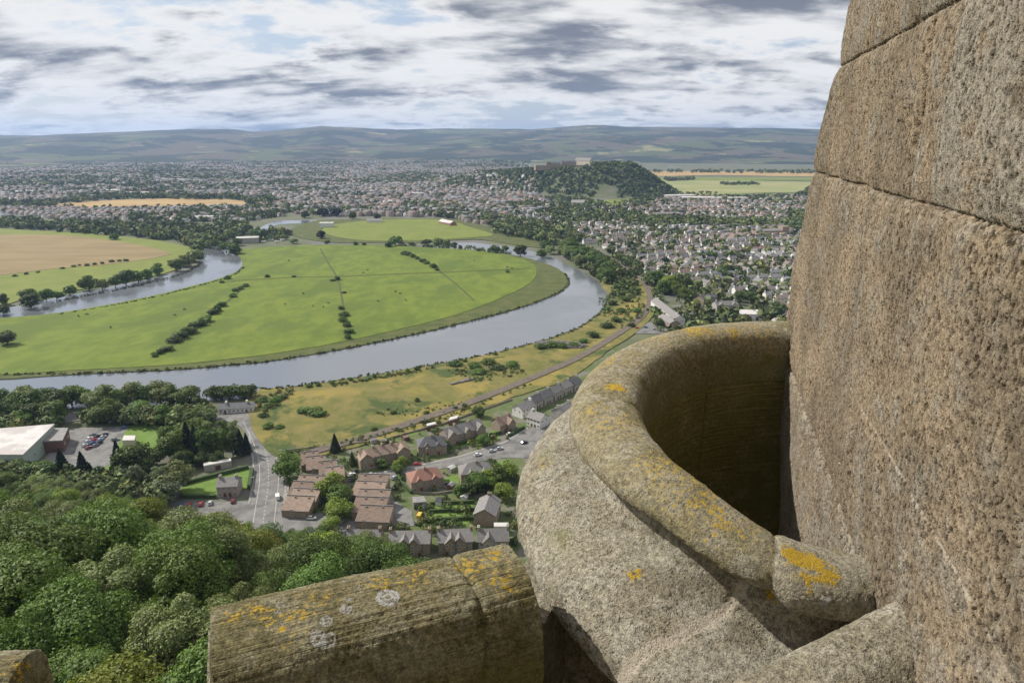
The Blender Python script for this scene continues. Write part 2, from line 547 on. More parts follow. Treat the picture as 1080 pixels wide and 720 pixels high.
# carse fields below the far hills
for q, (pts, mm) in enumerate([([(690, 190), (760, 188), (850, 192), (1250, 192), (1250, 204), (850, 203), (760, 206), (705, 203)], M_carse), ([(680, 182), (760, 181), (1250, 185), (1250, 187.5), (870, 186.5), (760, 185), (690, 186)], M_gold),
                  ([(700, 187.5), (1250, 189), (1250, 191), (870, 190.5), (720, 190)], M_grass2), ([(0, 157.5), (60, 156.5), (115, 158), (60, 160), (0, 160)], M_carse), ([(140, 157), (200, 156), (290, 158), (280, 160), (160, 160)], M_carse),
                  ([(250, 157), (300, 157), (295, 160.5), (255, 160.5)], M_gold), ([(560, 182), (600, 183), (610, 186), (570, 186)], M_carse),
                  ([(620, 214), (660, 211), (690, 213), (660, 218), (625, 219)], M_grass2), ([(700, 232), (760, 230), (820, 232), (800, 237), (720, 238)], M_lawn)]):
    sheet('field', pts, 1.0+0.3*q, mm, True)

# near grounds: lawn and car park by the sports hall, roads
sheet('lawn', [(60, 500), (110, 470), (140, 448), (182, 452), (178, 470), (150, 480), (120, 500), (80, 512)], 0.30, M_lawn)
sheet('lawn', [(190, 520), (198, 512), (258, 494), (266, 500), (262, 514), (225, 524)], 0.30, M_lawn)
sheet('car_park', [(20, 512), (60, 470), (74, 452), (136, 450), (128, 462), (118, 490), (80, 505)], 0.36, M_tarmac, False)
sheet('road', [(66, 446), (72, 436), (110, 434), (140, 440), (128, 444), (90, 443)], 0.40, M_tarmac)
sheet('road', [(226, 442), (248, 434), (268, 436), (276, 452), (287, 468), (297, 486), (301, 508), (298, 530), (296, 560), (262, 560), (262, 530), (266, 508), (266, 486), (262, 462), (250, 448)], 0.44, M_tarmac)
sheet('car_park', [(176, 548), (184, 531), (262, 529), (264, 556), (200, 560)], 0.40, M_tarmac, False)
sheet('road', [(292, 546), (345, 541), (380, 552), (380, 566), (300, 566)], 0.40, M_tarmac, False)
sheet('road', [(386, 503), (437, 493), (486, 482.5), (532, 468), (557, 453), (580, 440), (620, 425), (640, 440), (600, 470), (553, 484), (532, 483), (486, 490), (456, 497), (418, 501), (407, 510), (416, 528), (434, 540), (437, 555),
               (422, 556), (409, 535), (402, 515)], 0.42, M_tarmac, False)
sheet('pavement', [(386, 501), (437, 491.3), (486, 480.8), (532, 466), (557, 451), (557, 453), (532, 468), (486, 482.5), (437, 493), (386, 503)], 0.52, M_pave, False)
# dashed centre line and edge lines of the main road
b = MB()
cl = smooth_poly([P(264, 443), P(272, 458), P(279, 474), P(283, 492), (P(283, 512)), P(280, 534), P(277, 556)], 12, False)
for off, dash in ((0, True), (-4.6, False), (4.2, False)):
    L = 0
    for i in range(len(cl)-1):
        p, q = Vector(cl[i]), Vector(cl[i+1])
        d = (q-p).normalized(); n = Vector((d.y, -d.x))
        if dash and i % 2: continue
        a, c = p+n*off, q+n*off
        w = n*0.085
        b.face([(*(a-w), 0.448), (*(a+w), 0.448), (*(c+w), 0.448), (*(c-w), 0.448)])
b.build('road_marking', M_white)['kind'] = 'structure'
# pavements along the main road, a real kerb step
for pts in ([(264.5, 462), (268, 486), (268, 508), (264, 530), (262, 530), (266, 508), (266, 486), (262, 462)], [(276, 452), (287, 468), (297, 486), (301, 508), (298, 530), (302, 530), (305, 508), (300.5, 485), (289.5, 466), (278, 451)]):
    sheet('pavement', pts, 0.56, M_pave)

# railway on its ballast bed with two tracks of rails
rl = smooth_poly([P(318, 481), P(380, 464), (P(440, 445)), P(500, 424), P(560, 400), P(610, 378), P(650, 354), P(676, 335), P(686, 318), P(682, 303), P(668, 288), P(650, 276), P(632, 267)], 10, False)


def strip(b, line, off, hw, z, m=0):
    pr = None
    for i in range(len(line)):
        p = Vector(line[i]); d = (Vector(line[min(i+1, len(line)-1)])-Vector(line[max(i-1, 0)])).normalized()
        n = Vector((d.y, -d.x))
        a, c = p+n*(off-hw), p+n*(off+hw)
        if pr: b.face([(*pr[0], z), (*pr[1], z), (*c, z), (*a, z)], m)
        pr = (a, c)


M_rail = mat('rail_steel', (0.22, 0.16, 0.12), (0.3, 0.25, 0.2), 1.0, rough=0.5)
b = MB(); strip(b, rl, 0, 3.5, 1.15, 0)
for o_ in (-2.4, -1.0, 1.0, 2.4): strip(b, rl, o_, 0.09, 1.3, 1)
b.build('railway_track', [M_ballast, M_rail])['kind'] = 'structure'

# ------------------------------------------------------------------ the monument's stonework around the camera (heights relative to the lens)
def stone(name, ca, cb, cc, pit=0.006, pscale=55.0, rough=0.004, stri=0.0, green=0.0, grain=0.25, pstretch=(1, 1, 0.6)):
    """pitted weathered sandstone, really displaced; attributes yl / wl / mort / blk / moss drive lichen, mortar and block tone"""
    m, nt = newmat(name)
    t = nd(nt, 'ShaderNodeTexCoord').outputs['Object']
    uv = nd(nt, 'ShaderNodeTexCoord').outputs['UV']
    at = lambda k: nd(nt, 'ShaderNodeAttribute', attribute_name=k).outputs['Fac']
    n1 = noise_(nt, t, 2.3, 6, 0.62, 0.4)
    n2 = noise_(nt, mapping(nt, t, (1, 1, 1), (5, 3, 8)), 9.0, 6, 0.65)
    n3 = noise_(nt, t, 170.0, 4, 0.75)
    n4 = noise_(nt, mapping(nt, t, (1, 1, 1), (1, 7, 2)), 52.0, 6, 0.75)
    col = mixc(nt, sstep(nt, n1, 0.38, 0.62), ca, cb)
    col = mixc(nt, sstep(nt, math_(nt, 'ADD', n2, math_(nt, 'MULTIPLY', at('blk'), 0.35)), 0.44, 0.66), col, cc)
    g = sstep(nt, n3, 0.25, 0.75, 1-grain, 1+grain)
    col = mixc(nt, 1.0, col, nd(nt, 'ShaderNodeCombineColor', {0: g, 1: g, 2: g}).outputs[0], 'MULTIPLY')
    g2 = sstep(nt, n4, 0.32, 0.68, 0.58, 1.34)
    col = mixc(nt, 1.0, col, nd(nt, 'ShaderNodeCombineColor', {0: g2, 1: g2, 2: g2}).outputs[0], 'MULTIPLY')
    col = mixc(nt, math_(nt, 'MULTIPLY', sstep(nt, math_(nt, 'ADD', at('moss'), math_(nt, 'MULTIPLY', math_(nt, 'SUBTRACT', n2, 0.5), 1.3)), 0.35, 0.9), 0.85), col, (0.135, 0.128, 0.035))
    rust = sstep(nt, math_(nt, 'ADD', at('rust'), math_(nt, 'MULTIPLY', math_(nt, 'SUBTRACT', n4, 0.5), 1.2)), 0.45, 0.95)
    col = mixc(nt, math_(nt, 'MULTIPLY', rust, 0.7), col, (0.36, 0.165, 0.055))
    yl = sstep(nt, math_(nt, 'ADD', at('yl'), math_(nt, 'MULTIPLY', math_(nt, 'SUBTRACT', n4, 0.5), 2.2)), 0.45, 0.62)
    yn = mixc(nt, sstep(nt, n3, 0.3, 0.7), (0.30, 0.20, 0.03), (0.42, 0.28, 0.03))
    col = mixc(nt, yl, col, yn)
    wl = sstep(nt, math_(nt, 'ADD', at('wl'), math_(nt, 'MULTIPLY', math_(nt, 'SUBTRACT', n4, 0.5), 1.7)), 0.45, 0.75)
    col = mixc(nt, wl, col, mixc(nt, n3, (0.15, 0.145, 0.13), (0.50, 0.49, 0.46)))
    mo = sstep(nt, math_(nt, 'ADD', at('mort'), math_(nt, 'MULTIPLY', math_(nt, 'SUBTRACT', n2, 0.5), 0.8)), 0.35, 0.7)
    col = mixc(nt, math_(nt, 'MULTIPLY', mo, 0.75), col, (0.42, 0.37, 0.30))
    # relief: pits, lumps, grains, tooling lines
    pv = nd(nt, 'ShaderNodeTexVoronoi', {'Vector': mapping(nt, nd(nt, 'ShaderNodeVectorMath', {0: t, 1: nd(nt, 'ShaderNodeTexNoise', {'Vector': t, 'Scale': 30.0, 'Detail': 2.0}).outputs['Color']}, operation='ADD').outputs[0] if False else t, pstretch), 'Scale': pscale}, feature='SMOOTH_F1')
    pv.inputs['Smoothness'].default_value = 0.35
    pd = math_(nt, 'ADD', pv.outputs['Distance'], math_(nt, 'MULTIPLY', math_(nt, 'SUBTRACT', n4, 0.5), 0.9))
    pits = sstep(nt, pd, 0.10, 0.42, -1.0, 0.0)
    pv2 = nd(nt, 'ShaderNodeTexVoronoi', {'Vector': mapping(nt, t, pstretch, (3, 1, 2)), 'Scale': pscale*2.1}, feature='F1')
    pits2 = sstep(nt, math_(nt, 'ADD', pv2.outputs['Distance'], math_(nt, 'MULTIPLY', math_(nt, 'SUBTRACT', n4, 0.5), 0.8)), 0.08, 0.40, -0.45, 0.0)
    n5 = noise_(nt, mapping(nt, t, (1, 1, 1), (2, 9, 4)), 5.0, 4, 0.6, 0.5)
    where = sstep(nt, n5, 0.38, 0.60, 0.22, 1.0)
    h = math_(nt, 'MULTIPLY', math_(nt, 'ADD', math_(nt, 'MULTIPLY', pits, where), pits2), pit)
    h = math_(nt, 'ADD', h, math_(nt, 'MULTIPLY', math_(nt, 'SUBTRACT', n2, 0.5), rough*3.2))
    h = math_(nt, 'ADD', h, math_(nt, 'MULTIPLY', math_(nt, 'SUBTRACT', n4, 0.5), rough*1.6))
    h = math_(nt, 'ADD', h, math_(nt, 'MULTIPLY', math_(nt, 'SUBTRACT', n3, 0.5), rough*0.9))
    if stri:
        s = noise_(nt, mapping(nt, uv, (3.0, 62.0, 1.0)), 1.0, 4, 0.6, 0.35)
        h = math_(nt, 'ADD', h, math_(nt, 'MULTIPLY', sstep(nt, s, 0.36, 0.62, -1.0, 0.0), stri))
    h = math_(nt, 'ADD', h, math_(nt, 'MULTIPLY', wl, 0.0015))
    b = nd(nt, 'ShaderNodeBsdfPrincipled', {'Base Color': col, 'Roughness': 0.92, 'Specular IOR Level': 0.15})
    dn = nd(nt, 'ShaderNodeDisplacement', {'Height': h, 'Midlevel': 0.0, 'Scale': 1.0})
    nd(nt, 'ShaderNodeOutputMaterial', {'Surface': b.outputs[0], 'Displacement': dn.outputs[0]})
    m.displacement_method = 'BOTH'
    return m


M_wall = stone('wall_sandstone', (0.265, 0.208, 0.142), (0.175, 0.141, 0.098), (0.25, 0.222, 0.176), pit=0.015, pscale=66.0, rough=0.0050, grain=0.4)
M_skirt = stone('weathered_sandstone', (0.245, 0.218, 0.162), (0.185, 0.163, 0.118), (0.29, 0.268, 0.215), pit=0.006, pscale=95, rough=0.0036, grain=0.45)
M_cope = stone('tooled_sandstone', (0.175, 0.152, 0.085), (0.128, 0.112, 0.055), (0.225, 0.205, 0.14), pit=0.003, pscale=75, rough=0.0030, stri=0.0035, grain=0.45)
M_rim = stone('rim_sandstone', (0.24, 0.21, 0.135), (0.18, 0.158, 0.085), (0.275, 0.25, 0.19), pit=0.003, pscale=95, rough=0.0034, stri=0.0007, grain=0.35)
M_inner = stone('mossy_sandstone', (0.26, 0.215, 0.105), (0.20, 0.17, 0.075), (0.28, 0.235, 0.125), pit=0.002, pscale=60, rough=0.0025, stri=0.004)

# --- tall wall on the right: nearly plane, its far edge is the tower's corner
U = np.array([0.2672, 0.9636]); N = np.array([0.9636, -0.2672]); PW = 0.514


def on_wall(px, py):
    d = ray(px, py)
    t = PW/(d[0]*N[0]+d[1]*N[1])
    return t*(d[0]*U[0]+d[1]*U[1]), t*d[2]


sil = [(893, 0), (886, 40), (879, 74), (868, 120), (858, 166), (856, 180), (843, 240), (832, 298), (826, 345), (821, 430), (820, 480), (819, 540)]
ez = [on_wall(*q) for q in sil]
ez.sort(key=lambda q: q[1])
ezz = np.array([q[1] for q in ez]); ezs = np.array([q[0] for q in ez])
z1 = on_wall(900, 61)[1]; z2 = on_wall(950, 209)[1]; z3 = on_wall(1000, 592)[1]
beds = [z3-0.42, z3, z2, z1, z1+0.42, z1+0.9]
vj = {1: [on_wall(1075, 560)[0]], 2: [on_wall(935, 330)[0]], 3: [on_wall(997, 110)[0]], 4: [on_wall(976, 8)[0]], 0: [2.2], 5: [1.5, 2.6]}

sg = np.concatenate([np.linspace(-0.6, 0.85, 30)[:-1], np.geomspace(0.85, 5.0, 620)])
zg = np.concatenate([np.linspace(-3.4, -1.75, 60)[:-1], np.linspace(-1.75, 0.75, 700), np.linspace(0.75, 3.0, 50)[1:]])
# arc length parameter q: along the face up to the edge, round the corner, then away behind
Q, Z = np.meshgrid(np.linspace(0, 1, 760), zg, indexing='ij')
edge = np.interp(Z, ezz, ezs)
edge = edge-0.02
qs = np.concatenate([np.linspace(-0.6, 0.8, 24)[:-1], np.linspace(0.8, 2.2, 420)[:-1], np.linspace(2.2, 3.35, 230)[:-1], np.linspace(3.35, 3.62, 50)[:-1], np.linspace(3.62, 5.6, 37)[:760]])
Q = np.repeat(qs[:, None], len(zg), 1); Z = np.repeat(zg[None, :], len(qs), 0)
edge = np.repeat((np.interp(zg, ezz, ezs)-0.015)[None, :], len(qs), 0)
# stretch the last metre so every row ends exactly at its own edge
S0 = np.where(Q < 2.2, Q, 2.2+(Q-2.2)/(3.62-2.2)*(edge-2.2))
rr = 0.10
over = np.clip((S0-(edge-rr))/rr, 0, None)                # 0..1 on the rounding, beyond = return face
ang = np.clip(over, 0, math.pi/2)
s = np.where(over > 0, edge-rr+rr*np.sin(ang), S0)
off = np.where(over > 0, rr*(1-np.cos(ang)), 0)+np.where(over > math.pi/2, (over-math.pi/2)*rr, 0)
# joints: recessed lines with soft arrises, blocks a few mm proud of each other
wob = 0.012*(fbm(S0*6, Z*6, 41, 3)-0.5)
bl = np.zeros_like(Z); joint = np.full_like(Z, 9.0); mort = np.zeros_like(Z); rust = np.zeros_like(Z)
course = np.searchsorted(np.array(beds), zg)
for k, bz in enumerate(beds):
    dj = np.abs(Z+wob-bz); joint = np.minimum(joint, dj)
    if bz == z3: mort = np.maximum(mort, np.exp(-(dj/0.009)**2)*0.62)
    else: mort = np.maximum(mort, np.exp(-((Z+wob-bz+0.012)/0.010)**2)*0.45)
C_ = np.repeat(course[None, :], len(qs), 0)
for k in range(7):
    rowm = C_ == k
    cut = vj.get(k-1, [])
    idn = np.zeros_like(Z)
    for sj in cut:
        joint = np.where(rowm, np.minimum(joint, np.abs(S0+wob-sj)*1.6), joint)
        idn = idn+(S0 > sj)
    for v in range(3):
        mk = rowm & (idn == v)
        bl = np.where(mk, random.uniform(-0.25, 0.25), bl)
        off = off+np.where(mk, random.uniform(-0.004, 0.005), 0)
soft = 1-0.75*np.exp(-((Z-z3)/0.05)**2)
off = off+soft*(0.012*np.exp(-(joint/0.005)**2)+0.010*np.exp(-(joint/0.035)**2))
off = off+0.030*(fbm(S0*2.2, Z*2.2, 17, 4)-0.5)
crack = np.abs(S0+0.5*Z-2.25+0.06*(fbm(S0*5, Z*5, 77, 3)-0.5))
off = off+0.004*np.exp(-(crack/0.006)**2)*(Z > z3)*(Z < z2)
rust = np.clip(np.exp(-((S0-2.95)/0.5)**2)*np.exp(-((Z-(z2+0.27))/0.20)**2)*0.50+np.exp(-((S0-2.7)/0.8)**2)*np.exp(-((Z-(z2-0.3))/0.3)**2)*0.45, 0, 1)
bl = np.where((C_ == 3) & (S0 < vj[3][0]), 0.42, bl)
moss = 0.25*np.exp(-((S0-2.5)/0.3)**2)*np.exp(-((Z-(z2+0.35))/0.15)**2)
V = np.stack([U[0]*s+N[0]*(PW+off), U[1]*s+N[1]*(PW+off), Z], -1)
wob2 = np.zeros_like(Z)
o = link('tower_wall', grid_mesh('tower_wall', V, [M_wall], uv=np.stack([S0, Z], -1), attrs={'mort': mort, 'blk': bl, 'rust': rust, 'yl': wob2, 'wl': wob2, 'moss': moss}, flip=True), loc=(0, 0, CAMZ))
tag(o, 'tall pitted sandstone wall of big blocks filling the right side', 'wall')


# --- sweeps: a profile (outward offset, height) carried along a plan curve
def plan(pts, step=0.006):
    d = np.array(smooth_poly([tuple(p) for p in pts], 60, False))
    L = np.concatenate([[0], np.cumsum(np.hypot(*np.diff(d, axis=0).T))])
    s = np.arange(0, L[-1], step)
    x, y = np.interp(s, L, d[:, 0]), np.interp(s, L, d[:, 1])
    k = np.ones(41)/41
    xs, ys = np.convolve(np.pad(x, 20, 'edge'), k, 'valid'), np.convolve(np.pad(y, 20, 'edge'), k, 'valid')
    tx, ty = np.gradient(xs), np.gradient(ys)
    l = np.hypot(tx, ty)
    return xs, ys, tx/l, ty/l, s


def fine_profile(pts, step=0.006, n=14):
    d = np.array(smooth_poly([tuple(p) for p in pts], n, False))
    L = np.concatenate([[0], np.cumsum(np.hypot(*np.diff(d, axis=0).T))])
    s = np.linspace(0, L[-1], max(int(L[-1]/step), 2))
    return np.interp(s, L, d[:, 0]), np.interp(s, L, d[:, 1]), s


def sweep(pl, prof, zc=0.0, joints=(), side=1.0, jw=0.006, jd=0.010, taper=None, lump=0.008, seed=1, slope=0.0):
    """side=+1: the outward side is on the left of the direction of travel"""
    xs, ys, tx, ty, sl_ = pl
    po, pz, pv = prof
    S_, Vv = np.meshgrid(sl_, pv, indexing='ij')
    O = np.repeat(po[None, :], len(sl_), 0); Zz = np.repeat(pz[None, :], len(sl_), 0)+zc
    if taper is not None:
        O = O*taper(S_); Zz = (Zz+1.0)*taper(S_)-1.0
    g = np.gradient(po), np.gradient(pz); gl = np.hypot(*g)+1e-9
    no, nz = -g[1]/gl, g[0]/gl                      # profile normal
    J = np.full_like(S_, 9.0)
    for js, sk in joints:
        J = np.minimum(J, np.abs(S_-js-sk*Vv-0.02*(fbm(Vv*9, S_*0+js, 3, 2)-0.5)))
    dd = -jd*np.exp(-(J/jw)**2)-0.004*np.exp(-(J/0.02)**2)+lump*2*(fbm(S_*3, Vv*3, seed, 4)-0.5)
    nx, ny = -ty*side, tx*side
    X = xs[:, None]+nx[:, None]*(O+dd*no[None, :]*NS)
    Y = ys[:, None]+ny[:, None]*(O+dd*no[None, :]*NS)
    Zz = Zz+dd*nz[None, :]*NS+slope*S_
    return np.stack([X, Y, Zz], -1), S_, Vv, J


NS = 1.0


def pick(V, px, py, z0=0.0):
    """the visible vertex of a stone seen at a picture position"""
    z = V[..., 2]+z0
    f = V[..., 1]*CP_-z*SP_; u = V[..., 1]*SP_+z*CP_
    f = np.maximum(f, 0.05)
    d2 = (540+FPX*V[..., 0]/f-px)**2+(360-FPX*u/f-py)**2
    m = d2+np.where(d2 < 36, f*40, 1e4)
    i = np.unravel_index(np.argmin(m), m.shape)
    return V[i]


def spots(V, lst, z0=0.0):
    """soft blobs round given places (picture position, radius, strength), for lichen masks"""
    m = np.zeros(V.shape[:2])
    for (px, py, r, a) in lst:
        x, y, z = pick(V, px, py, z0)
        d2 = ((V[..., 0]-x)**2+(V[..., 1]-y)**2+(V[..., 2]-z)**2)
        m = np.maximum(m, a*np.exp(-d2/(r*r)))
    return m


def at_h(px, py, h):
    d = ray(px, py); t = h/d[2]
    return (d[0]*t, d[1]*t, h)


# the round parapet of the turret: crest 1 m below the lens
crest = [(2.25, 3.62), (1.95, 3.80), (1.57, 3.88), (1.09, 3.79), (0.72, 3.53), (0.46, 3.155), (0.30, 2.66), (0.33, 2.16), (0.48, 1.84), (0.64, 1.69), (0.79, 1.635), (0.94, 1.655), (1.12, 1.74)]
_c = np.array([1.55, 2.6])
crest = [tuple(_c+(np.array(p)-_c)*(1-np.interp(i, [0, 6, 7, 8, 9, 12], [0.09, 0.09, 0.08, 0.05, 0.02, 0.0])/np.linalg.norm(np.array(p)-_c))) for i, p in enumerate(crest)]
pl = plan(crest)


def s_at(px, py, h=-1.0):
    x, y, _ = at_h(px, py, h)
    return float(pl[4][np.argmin((pl[0]-x)**2+(pl[1]-y)**2)])


js1, js2, js3 = s_at(628, 412), s_at(742, 352), s_at(815, 590, -1.08)
s_d0 = s_at(700, 520)
drop = lambda S_: 0.25*np.clip(S_-s_d0, 0, 9)
turret = empty('turret_parapet', (0, 0, CAMZ))
tag(turret, 'round stone turret parapet with rolled lichen-spotted rim beside the tall wall', 'parapet')
# which way does the path run?  it starts behind the wall and comes round towards the camera, so outward is on its right: side = -1
rim = fine_profile([(-0.150, -1.30), (-0.150, -1.16), (-0.148, -1.09), (-0.125, -1.035), (-0.075, -1.006), (0.0, -1.0), (0.07, -1.012), (0.125, -1.045), (0.150, -1.095), (0.140, -1.140), (0.10, -1.170), (0.04, -1.185)])
tp = lambda S_: (1.0-0.30*sm((S_-js1)/(js3-js1-0.1)))*(1+0.20*sm((S_-js3+0.01)/0.06))*np.sqrt(np.clip(1-(np.clip(S_-js3-0.17, 0, 0.15)/0.152)**2, 0.02, 1))
V, S_, Vv, J = sweep(pl, rim, joints=[(js1, 0.25), (js2, 0.0), (js3, 0.0)], side=-1, taper=tp, seed=5, jd=0.004)
V[..., 2] += -drop(S_)
yl = spots(V, [(648, 407, 0.05, 0.9), (655, 410, 0.035, 0.9), (735, 348, 0.14, 0.62), (775, 350, 0.10, 0.55), (655, 445, 0.16, 0.45), (700, 490, 0.16, 0.46),
               (730, 520, 0.15, 0.48), (780, 555, 0.12, 0.42), (840, 585, 0.055, 0.80), (858, 592, 0.06, 0.85), (872, 605, 0.05, 0.75), (850, 610, 0.05, 0.6), (640, 380, 0.25, 0.44), (690, 355, 0.25, 0.42), (625, 430, 0.15, 0.44), (760, 545, 0.15, 0.45), (800, 350, 0.2, 0.42)])
wl = spots(V, [(870, 635, 0.02, 0.9), (600, 420, 0.02, 0.7)])
moss = np.clip(0.16+0.45*sm((-V[..., 2]-1.03)/0.15)*(Vv < 0.28)+0.20*(fbm(S_*7, Vv*7, 66, 4)-0.3), 0, 1)
link('coping', grid_mesh('turret_rim', V, [M_rim], uv=np.stack([S_, Vv], -1), attrs={'yl': yl, 'wl': wl, 'moss': moss, 'mort': np.where((J < 0.02) & (Vv > 0.2), 0.25, 0), 'blk': np.where(S_ > js3, 0.5, 0.0), 'rust': Vv*0}, flip=True), turret)
inn = fine_profile([(-0.10, -3.3), (-0.145, -2.2), (-0.152, -1.6), (-0.153, -1.295)], 0.012)
V, S_, Vv, J = sweep(pl, inn, joints=[(js1+0.3, 0.0), (js2, 0.0)], side=-1, seed=8)
V[..., 2] -= drop(S_)
link('parapet_wall', grid_mesh('turret_inside', V, [M_inner], uv=np.stack([S_, Vv], -1), attrs={'yl': Vv*0, 'wl': Vv*0, 'moss': 0.70+Vv*0, 'mort': Vv*0, 'blk': Vv*0, 'rust': Vv*0}, flip=True), turret)
skirt = fine_profile([(-0.12, -1.10), (0.0, -1.12), (0.03, -1.16), (0.032, -1.225), (0.05, -1.26), (0.12, -1.275), (0.21, -1.298), (0.285, -1.33), (0.34, -1.375), (0.362, -1.42), (0.358, -1.455), (0.335, -1.475), (0.24, -1.48), (0.17, -1.49), (0.15, -1.55), (0.15, -2.4), (0.15, -3.2)], 0.007)
jk1, jk3 = s_at(590, 455, -1.1), js3
V, S_, Vv, J = sweep(pl, skirt, joints=[(js1-0.05, -0.35), (js3-0.02, -0.28)], side=-1, seed=21, lump=0.010, jw=0.012, jd=0.003)
Jm = np.abs(S_-(js3-0.02)+0.28*Vv-0.02*(fbm(Vv*9, S_*0+1, 3, 2)-0.5))
V[..., 2] -= drop(S_)
yl = spots(V, [(670, 605, 0.035, 0.72), (572, 490, 0.09, 0.42), (570, 540, 0.08, 0.38), (812, 625, 0.03, 0.8), (630, 530, 0.04, 0.45)])
wl = spots(V, [(720+random.uniform(-150, 100), 600+random.uniform(-110, 80), 0.010, 0.75) for q in range(26)])
link('weathering_course', grid_mesh('turret_skirt', V, [M_skirt], uv=np.stack([S_, Vv], -1), attrs={'yl': yl, 'wl': wl, 'moss': np.clip(0.10+0.9*(fbm(S_*4, Vv*4, 91, 5)-0.42), 0, 1), 'mort': np.exp(-(Jm/0.016)**2), 'blk': np.where(S_ > js3, 0.6, 0.15), 'rust': 0.1+Vv*0}, flip=True), turret)


# --- straight copings: rounded top, tooled along their length
def straight(name, a, b, hw, prof, joints, label, rz=None, yls=(), wls=(), mossv=0.3, endn=10, seed=3, m=None, z0=0.0, slope=0.0, step=0.005, moss_low=0.0):
    a, b = np.array(a[:2]), np.array(b[:2])
    L = np.linalg.norm(b-a); t = (b-a)/L
    s = np.arange(0, L, step)
    pl_ = (a[0]+t[0]*s, a[1]+t[1]*s, np.full_like(s, t[0]), np.full_like(s, t[1]), s)
    pr = fine_profile(prof, step)
    V, S_, Vv, J = sweep(pl_, pr, joints=joints, side=1, seed=seed, lump=0.009, slope=slope)
    # close both ends: shrink the first and last rings on to the section's middle
    cz = V[:, :, 2].mean(1); cen = V.mean(1)
    def cap(i, sgn):
        ring = V[i]; mid = np.array([cen[i, 0], cen[i, 1], cz[i]])
        out = []
        for k in range(endn):
            f = 1-(k+1)/endn
            bulge = 0.012*math.sin(min(1, (k+1)/4)*math.pi/2)
            e = mid+(ring-mid)*max(f, 0.002)
            e[:, :2] += sgn*t*bulge
            out.append(e)
        return np.array(out)
    V2 = np.concatenate([cap(0, -1)[::-1], V, cap(len(V)-1, 1)])
    pad = lambda q: np.concatenate([np.repeat(q[:1], endn, 0), q, np.repeat(q[-1:], endn, 0)])
    S2, Vv2 = pad(S_), pad(Vv)
    yl = spots(V2, yls, z0); wl = np.zeros_like(S2)
    for (qx, qy, r, aa) in wls:                    # rosettes: pale rim, greyer heart
        x, y, z = pick(V2, qx, qy, z0)
        d = np.sqrt((V2[..., 0]-x)**2+(V2[..., 1]-y)**2+(V2[..., 2]-z)**2)
        wl = np.maximum(wl, aa*np.clip(0.80*np.exp(-((d-r*0.85)/(r*0.22))**2)+0.62*np.exp(-((d-r*0.35)/(r*0.16))**2)+0.30*(d < r*0.8), 0, 0.85))
    moss = np.clip(mossv+moss_low*sm((V2[:, :, 2].max()-V2[..., 2]-0.08)/0.2), 0, 1)
    me = grid_mesh(name, V2, [m or M_cope], uv=np.stack([S2, Vv2], -1), attrs={'yl': yl, 'wl': wl, 'moss': moss, 'mort': S2*0, 'blk': S2*0, 'rust': 0.15+S2*0})
    return me


cp = [(-0.20, -0.75), (-0.20, -0.40), (-0.20, -0.23), (-0.190, -0.14), (-0.150, -0.055), (-0.085, -0.010), (0, 0.0), (0.085, -0.010), (0.150, -0.055), (0.190, -0.14), (0.20, -0.23), (0.20, -0.40), (0.20, -0.75)]
zl = -1.20
A0 = at_h(222, 641, zl); B0 = at_h(560, 564, zl)
t0 = s_dir = np.array([B0[0]-A0[0], B0[1]-A0[1]]); t0 = t0/np.linalg.norm(t0)
nb = np.array([t0[1], -t0[0]])                     # towards the camera side
Ac = np.array(A0[:2])+nb*0.085; Bc = np.array(B0[:2])+nb*0.085-t0*0.08


yls = [(248, 648, 0.05, 0.53), (270, 640, 0.05, 0.53), (280, 652, 0.035, 0.5), (490, 595, 0.06, 0.55), (505, 600, 0.06, 0.52), (520, 585, 0.07, 0.50), (318, 646, 0.06, 0.5), (400, 612, 0.08, 0.48),
       (340, 630, 0.1, 0.42), (430, 610, 0.1, 0.46), (300, 655, 0.1, 0.45), (530, 612, 0.08, 0.50)]
wls = [(409, 629, 0.034, 1.0), (365, 641, 0.018, 0.9), (367, 631, 0.013, 0.8), (343, 655, 0.019, 0.9), (335, 672, 0.023, 0.9), (348, 674, 0.020, 0.9), (342, 683, 0.013, 0.8),
       (296, 636, 0.016, 0.7), (292, 646, 0.013, 0.7), (426, 620, 0.011, 0.7), (365, 611, 0.016, 0.7), (375, 649, 0.012, 0.6), (284, 663, 0.014, 0.6)]
cop = empty('straight_parapet', (0, 0, CAMZ))
tag(cop, 'straight tooled stone parapet with rounded top and pale lichen rosettes, joining the round turret', 'parapet')
Lc = np.linalg.norm(Bc-Ac)
jx = np.array(at_h(484, 590, zl)[:2])
jc = float((jx-Ac)@t0)
link('coping', straight('straight_coping', Ac, Bc, 0.2, cp, [(jc, 0.0)], '', yls=yls, wls=wls, z0=zl, mossv=0.30, moss_low=0.45), cop)
bb = MB()
pb = [(o_*1.16, z_) for o_, z_ in ((-0.2, -0.10), (0.2, -0.10))]
base_prof = [(0.215, -0.70), (0.215, -0.5), (0.215, -0.2), (0.215, -0.14), (0.19, -0.115)]
# small crenel end block under the left end of the coping
ex = [Ac+t0*0.03+nb*0.17, Ac-t0*0.018+nb*0.13, Ac-t0*0.018-nb*0.13, Ac+t0*0.03-nb*0.17]
bb.prism([tuple(e) for e in ex], zl-0.8, zl-0.10)
bb.build('end_block', M_skirt, cop)

